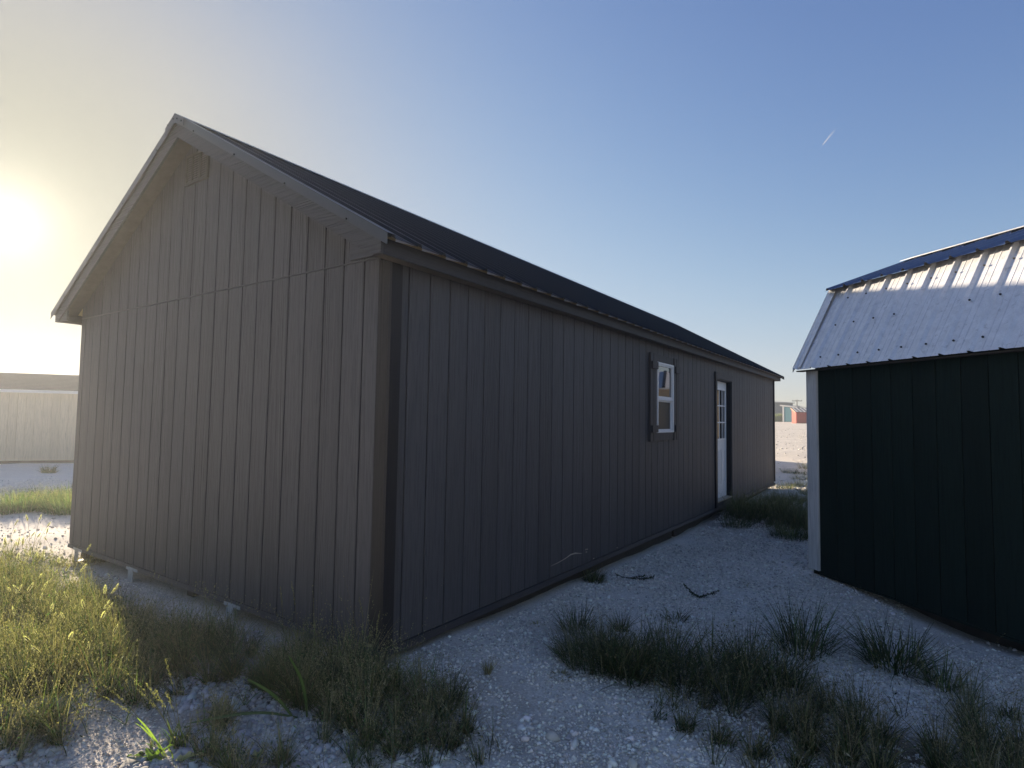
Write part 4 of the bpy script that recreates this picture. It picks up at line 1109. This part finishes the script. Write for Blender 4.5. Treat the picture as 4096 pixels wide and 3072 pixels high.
# foxtail stalks with bristly heads, sunlit meadow
def fox_meshes(i):
    h = rng.uniform(.26, .42); az = rng.uniform(0, 6.28); lean = rng.uniform(.02, .22)
    t = np.linspace(0, 1, 6)
    px_ = np.stack([np.cos(az) * lean * t ** 2 * h * 1.6, np.sin(az) * lean * t ** 2 * h * 1.6, h * t], 1)
    d = px_[-1] - px_[-2]; d /= np.linalg.norm(d); d = d + np.array([math.cos(az), math.sin(az), 0]) * rng.uniform(0, .5); d /= np.linalg.norm(d)
    hl = rng.uniform(.036, .060)
    top = px_[-1]
    stm = MB().tube(px_, .0011, 3)
    me_s = stm.mesh('stem', M_foxstem)
    v = Veg(); k = 130
    u = rng.random(k); P = top + d * (u * hl)[:, None]
    a = np.cross(d, (0.2, .4, .9)); a /= np.linalg.norm(a); b = np.cross(d, a); w = rng.uniform(0, 6.283, k)
    o = a * np.cos(w)[:, None] + b * np.sin(w)[:, None]
    rr = (.0072 * np.sqrt(np.clip(1.02 - (2 * u - .9) ** 2 * .95, .05, 1)))[:, None]
    tip = P + o * rr * 1.55 + d * .0065
    sd = np.cross(o, d) * .0014
    V = np.stack([P + sd, P - sd, tip], 1).reshape(-1, 3)
    v.add(V, None, (np.arange(k) * 3)[:, None] + np.array([[0, 1, 2]]), np.repeat(np.array([[.74, .66, .50]]) * rng.uniform(.8, 1.2, (k, 1)), 3, 0))
    me_h = v.mesh('seed_head', M_dry)
    core = MB().tube([top - d * .001, top + d * hl * .25, top + d * hl * .7, top + d * hl], [.0015, .0030, .0028, .001], 6)
    return me_s, me_h, core.mesh('seed_core', M_foxcore, True)
M_foxstem = plain('foxtail_stem', (.14, .13, .05), .7)
M_foxcore = plain('foxtail_core', (.10, .075, .05), .9)
FX = [fox_meshes(i) for i in range(9)]
k = 0; tries = 0
while k < 120 and tries < 4000:
    tries += 1
    x = random.uniform(-4.9, -.95); y = random.uniform(-1.42, -.22)
    if y > -.26 - .22 * (x + 4.9) + .12: continue       # only where the sun reaches past the shed corner
    if x > -1.4 and y < -1.32: continue
    ms, mh, mc_ = FX[k % 9]
    t = thing('foxtail_stalk', 'thin foxtail stalk with a bristly pale seed head in the sunlit grass', 'foxtail', (x, y, gzf(x, y)), random.uniform(0, 6.28), 'foxtail stalks in the sunlit grass')
    s_ = random.uniform(.75, 1.25); t.scale = (s_, s_, s_)
    link('stem', ms, t); hd = link('seed_head', mh, t); link('seed_core', mc_, hd)
    k += 1

# taller seed stalks in the foreground
ST = [((-0.29, -1.14), (-0.439, -1.316, 0.175)), ((-0.26, -1.12), (-0.425, -1.302, 0.105)), ((-0.21, -1.08), (-0.367, -1.267, 0.245)), ((-0.19, -1.08), (-0.283, -1.216, 0.145)),
      ((-0.23, -1.07), (-0.288, -1.183, 0.161)), ((-0.21, -1.07), (-0.241, -1.162, 0.137)), ((-0.19, -1.06), (-0.193, -1.143, 0.281)), ((-0.19, -1.06), (-0.194, -1.133, 0.126)),
      ((-0.07, -1.04), (-0.021, -1.071, 0.065)), ((-0.07, -0.97), (0.02, -0.977, 0.122)), ((-0.07, -0.95), (0.019, -0.957, 0.1)), ((-0.36, -0.79), (-0.451, -0.93, 0.162)),
      ((-0.29, -0.68), (-0.387, -0.822, 0.123)), ((-0.62, -1.12), (-0.762, -1.28, -0.033)), ((-.13, .02), (-.17, -.02, .29)), ((-.02, -.03), (.05, -.05, .26)), ((.05, -.08), (.11, -.12, .24)), ((-.62, -.12), (-.66, -.16, .33)), ((-.75, -.14), (-.72, -.2, .30))]
for i, (b_, tp) in enumerate(ST):
    z0 = gzf(*b_); B = np.array([b_[0], b_[1], z0]); E = np.array(tp) - B
    t = thing('seed_stalk', 'slender grass stalk with a narrow seed spike rising from the foreground weeds', 'grass stalk', tuple(B), 0, 'tall seed stalks in the foreground')
    u = np.linspace(0, 1, 7); ln_ = np.linalg.norm(E)
    path = np.stack([E[0] * u ** 1.5, E[1] * u ** 1.5, E[2] * (u ** .88)], 1)
    MB().tube(path, np.linspace(.0016, .0008, 7), 3).build('stem', M_foxstem, t)
    v = Veg(); v.seeds(path[None], 75, .0030, .34, (.24, .22, .12))
    link('seed_spike', v.mesh('seed_spike', M_dry), t)
    if i < 14:
        v = Veg(); v.blades(np.zeros((5, 3)), rng.uniform(.06, .16, 5), (.1, .7), (.2, 1.0), (.004, .008), .1, 1.5); v.seeds
        link('leaf', v.mesh('leaf', M_grass), t)

# broad-bladed grass and leafy weed
def strap(pts, wid, tint, name, parent, org):
    pts = np.array(pts, float) - np.array(org)
    t = np.linspace(0, 1, 13); seg = np.linspace(0, 1, len(pts))
    P = np.stack([np.interp(t, seg, pts[:, i]) for i in range(3)], 1)
    for _ in range(2): P[1:-1] = (P[:-2] + 2 * P[1:-1] + P[2:]) / 4
    tg = np.gradient(P, axis=0); tg /= np.linalg.norm(tg, axis=1)[:, None]
    vw = np.array([.57, -.80, .2]); sd = np.cross(tg, vw); sd /= np.linalg.norm(sd, axis=1)[:, None]
    nr = np.cross(sd, tg)
    w = wid * np.sin(np.clip(t * .88 + .12, 0, 1) * math.pi) ** .6
    V = np.stack([P - sd * w[:, None] * .5 + nr * w[:, None] * .18, P, P + sd * w[:, None] * .5 + nr * w[:, None] * .18], 1).reshape(-1, 3)
    q = np.concatenate([np.array([[3 * j, 3 * j + 1, 3 * j + 4, 3 * j + 3], [3 * j + 1, 3 * j + 2, 3 * j + 5, 3 * j + 4]]) for j in range(12)])
    C_ = np.tile(np.array(tint), (len(V), 1)); C_[1::3] *= 1.35
    link(name, np_mesh(name, V, [q], M_leaf, C_, True), parent)
o_ = (.08, -.56, gzf(.08, -.56))
t = thing('broad_bladed_grass', 'broad arching green grass blades among the dark weeds below the shed corner', 'grass', o_)
strap([(.083, -.561, -.137), (.133, -.608, -.006), (.167, -.666, .122), (.195, -.725, .203), (.22, -.787, .291)], .017, (.075, .12, .03), 'leaf', t, o_)
strap([(.032, -.596, -.151), (.034, -.675, -.033), (.038, -.75, .051), (.049, -.82, .112), (.057, -.891, .167)], .018, (.07, .115, .035), 'leaf', t, o_)
strap([(.042, -.589, -.138), (-.018, -.708, -.082), (-.075, -.821, -.058), (-.128, -.931, -.053), (-.19, -1.046, -.054)], .015, (.06, .10, .04), 'leaf', t, o_)
o_ = (-.173, -1.14, gzf(-.173, -1.14))
t = thing('lime_grass', 'bright lime grass blades leaning over the pebbles', 'grass', o_)
strap([(-.173, -1.14, -.15), (-.196, -1.158, -.09), (-.223, -1.181, -.039), (-.249, -1.201, -.002), (-.272, -1.22, .025)], .010, (.16, .22, .05), 'leaf', t, o_)
strap([(-.17, -1.13, -.15), (-.20, -1.15, -.10), (-.235, -1.18, -.055), (-.262, -1.20, -.022), (-.285, -1.225, .0)], .008, (.15, .20, .05), 'leaf', t, o_)
for q in range(8):
    a_ = random.uniform(0, 6.28); bx, by = -.16 + random.uniform(-.05, .06), -1.08 + random.uniform(-.05, .05); z0 = gzf(bx, by); h_ = random.uniform(.07, .16)
    strap([(bx, by, z0), (bx + .01 * math.cos(a_), by + .01 * math.sin(a_), z0 + h_ * .5), (bx + .05 * math.cos(a_), by + .05 * math.sin(a_), z0 + h_)], .007, (.14, .18, .045), 'leaf', t, o_)
def broadleaf(tip, base, wid, tint, name, parent, org, curl=.3, wav=.004, roll=0.0):
    base = np.array(base) - np.array(org); tip = np.array(tip) - np.array(org)
    nu, nv = 13, 7
    ax_ = tip - base; ln_ = np.linalg.norm(ax_); a_ = ax_ / ln_
    sd = np.cross(a_, (0, 0, 1.0)); sd /= np.linalg.norm(sd) + 1e-9; nr = np.cross(sd, a_)
    sd, nr = sd * math.cos(roll) + nr * math.sin(roll), nr * math.cos(roll) - sd * math.sin(roll)
    V = []; C_ = []
    for i in range(nu):
        u = i / (nu - 1); w = wid * (math.sin(math.pi * min(1, .06 + .94 * u)) ** .7) * (1 - .25 * u)
        for j in range(nv):
            s_ = (j / (nv - 1) - .5) * 2
            wave = wav * math.sin(u * 19 + s_ * 2.2) * abs(s_)
            V.append(base + ax_ * u + sd * s_ * w * .5 * (1 + .12 * math.sin(u * 23 + s_ * 4)) + nr * (curl * w * (s_ * s_) * .5 + wave + .35 * ln_ * u * (1 - u)))
            e = .75 + .5 * abs(s_) ** 2 + (.35 if j == nv // 2 else 0) + .12 * math.sin(u * 30 - abs(s_) * 6)
            C_.append(np.array(tint) * e)
    q = np.array([(i * nv + j, i * nv + j + 1, (i + 1) * nv + j + 1, (i + 1) * nv + j) for i in range(nu - 1) for j in range(nv - 1)])
    link(name, np_mesh(name, np.array(V), [q], M_leaf, np.array(C_), True), parent)
o_ = (-.16, -1.13, gzf(-.16, -1.13))
t = thing('broad_leaf_weed', 'broad-leaved weed with wavy sunlit green leaves at the bottom edge', 'weed', o_)
broadleaf((-.13, -1.12, -.095), (-.20, -1.20, -.185), .050, (.10, .15, .035), 'leaf', t, o_, .5, .006, .5)
broadleaf((-.30, -1.24, -.150), (-.20, -1.17, -.165), .055, (.075, .11, .04), 'leaf', t, o_, .4, .006, -.3)
broadleaf((-.24, -1.19, -.115), (-.16, -1.15, -.175), .040, (.09, .14, .035), 'leaf', t, o_, .4, .006, .9)
broadleaf((-.19, -1.24, -.16), (-.13, -1.17, -.18), .05, (.09, .13, .04), 'leaf', t, o_, .3, .005, .2)
o_ = (-.06, -1.09, gzf(-.06, -1.09))
t = thing('withered_leaf', 'cream withered leaf with raised veins at the bottom edge', 'leaf', o_)
broadleaf((.005, -1.05, -.125), (-.10, -1.13, -.175), .062, (.50, .47, .34), 'blade', t, o_, .5, .008, .6)
o_ = (.2, -.91, gzf(.2, -.91))
t = thing('withered_leaf', 'curled cream dry leaf beside a small round dark leaf', 'leaf', o_)
broadleaf((.225, -.895, -.105), (.185, -.93, -.175), .05, (.52, .48, .34), 'blade', t, o_, .9, .012, 1.0)
broadleaf((.205, -.93, -.12), (.20, -.91, -.175), .035, (.50, .46, .32), 'blade', t, o_, .9, .012, -.6)
o_ = (.27, -.86, gzf(.27, -.86))
t = thing('dark_round_leaf', 'small rounded dark green leaf right of the curled dry leaf', 'leaf', o_)
broadleaf((.295, -.85, -.14), (.25, -.89, -.178), .05, (.03, .055, .03), 'blade', t, o_, .3, .004, .5)

# a few bigger stones that can be told apart
for i, (x, y, r_, lab) in enumerate(((1.16, 2.02, .026, 'white pebble at the foot of the low sparse tuft'), (.83, -.12, .030, 'pale angular stone lowest on the open gravel'), (1.02, .02, .026, 'blocky pale stone right of the pale angular stone'))):
    P, Fi, T = stones(np.array([0.]), np.array([0.]), np.array([r_]), np.array([[.62, .60, .57]]))
    P[:, 2] -= gzf(0, 0)
    tag(link('stone', np_mesh('stone', P, [Fi], M_stone, T), None, (x, y, gzf(x, y))), lab, 'stone')

# contrail high over the yard
mct = bpy.data.materials.new('contrail_vapour'); mct.use_nodes = True
n = mct.node_tree; n.nodes.clear()
out = n.nodes.new('ShaderNodeOutputMaterial'); dv = n.nodes.new('ShaderNodeBsdfDiffuse'); tv = n.nodes.new('ShaderNodeBsdfTranslucent'); tr = n.nodes.new('ShaderNodeBsdfTransparent')
dv.inputs[0].default_value = (.9, .9, .9, 1); tv.inputs[0].default_value = (.9, .9, .9, 1)
ma = n.nodes.new('ShaderNodeMixShader'); mbm = n.nodes.new('ShaderNodeMixShader')
n.links.new(dv.outputs[0], ma.inputs[1]); n.links.new(tv.outputs[0], ma.inputs[2])
at = node(n, 'ShaderNodeAttribute', attribute_name='tint'); sp = n.nodes.new('ShaderNodeSeparateColor'); n.links.new(at.outputs['Color'], sp.inputs[0])
n.links.new(sp.outputs[0], mbm.inputs[0]); n.links.new(tr.outputs[0], mbm.inputs[1]); n.links.new(ma.outputs[0], mbm.inputs[2]); n.links.new(mbm.outputs[0], out.inputs[0])
A_, B_ = np.array([-889.6, 8217.8, 3555.3]), np.array([-721.2, 8161.7, 3719.2])
mb = MB(); nsg = 16
pp = [A_ + (B_ - A_) * i / nsg - A_ for i in range(nsg + 1)]
mb.tube(pp, [5.0 + 7.0 * i / nsg for i in range(nsg + 1)], 8)
me = mb.mesh('contrail', mct, True)
at_ = me.color_attributes.new('tint', 'FLOAT_COLOR', 'POINT')
cc = np.ones((len(me.vertices), 4), np.float32)
for i in range(nsg + 1):
    u = i / nsg; cc[i * 8:(i + 1) * 8, :3] = .30 * min(1, u * 6) * (1 - u) ** 1.1
at_.data.foreach_set('color', cc.ravel())
tag(link('contrail', me, None, tuple(A_)), 'short white contrail fading upward in the clear blue sky', 'contrail')

# ------------------------------------------------------------------ thin haze added so the low sun veils the gable like lens glare
mh = bpy.data.materials.new('glare_haze'); mh.use_nodes = True
n = mh.node_tree; n.nodes.clear()
out = n.nodes.new('ShaderNodeOutputMaterial')
vp_ = n.nodes.new('ShaderNodeVolumePrincipled')
vp_.inputs['Density'].default_value = 0.0021
vp_.inputs['Anisotropy'].default_value = 0.60
vp_.inputs['Color'].default_value = (0.90, 0.94, 0.97, 1)
n.links.new(vp_.outputs[0], out.inputs['Volume'])
tag(MB().box((-4200, -4200, -1.6), (4200, 4200, 6.15)).build('haze', mh), kind='stuff')
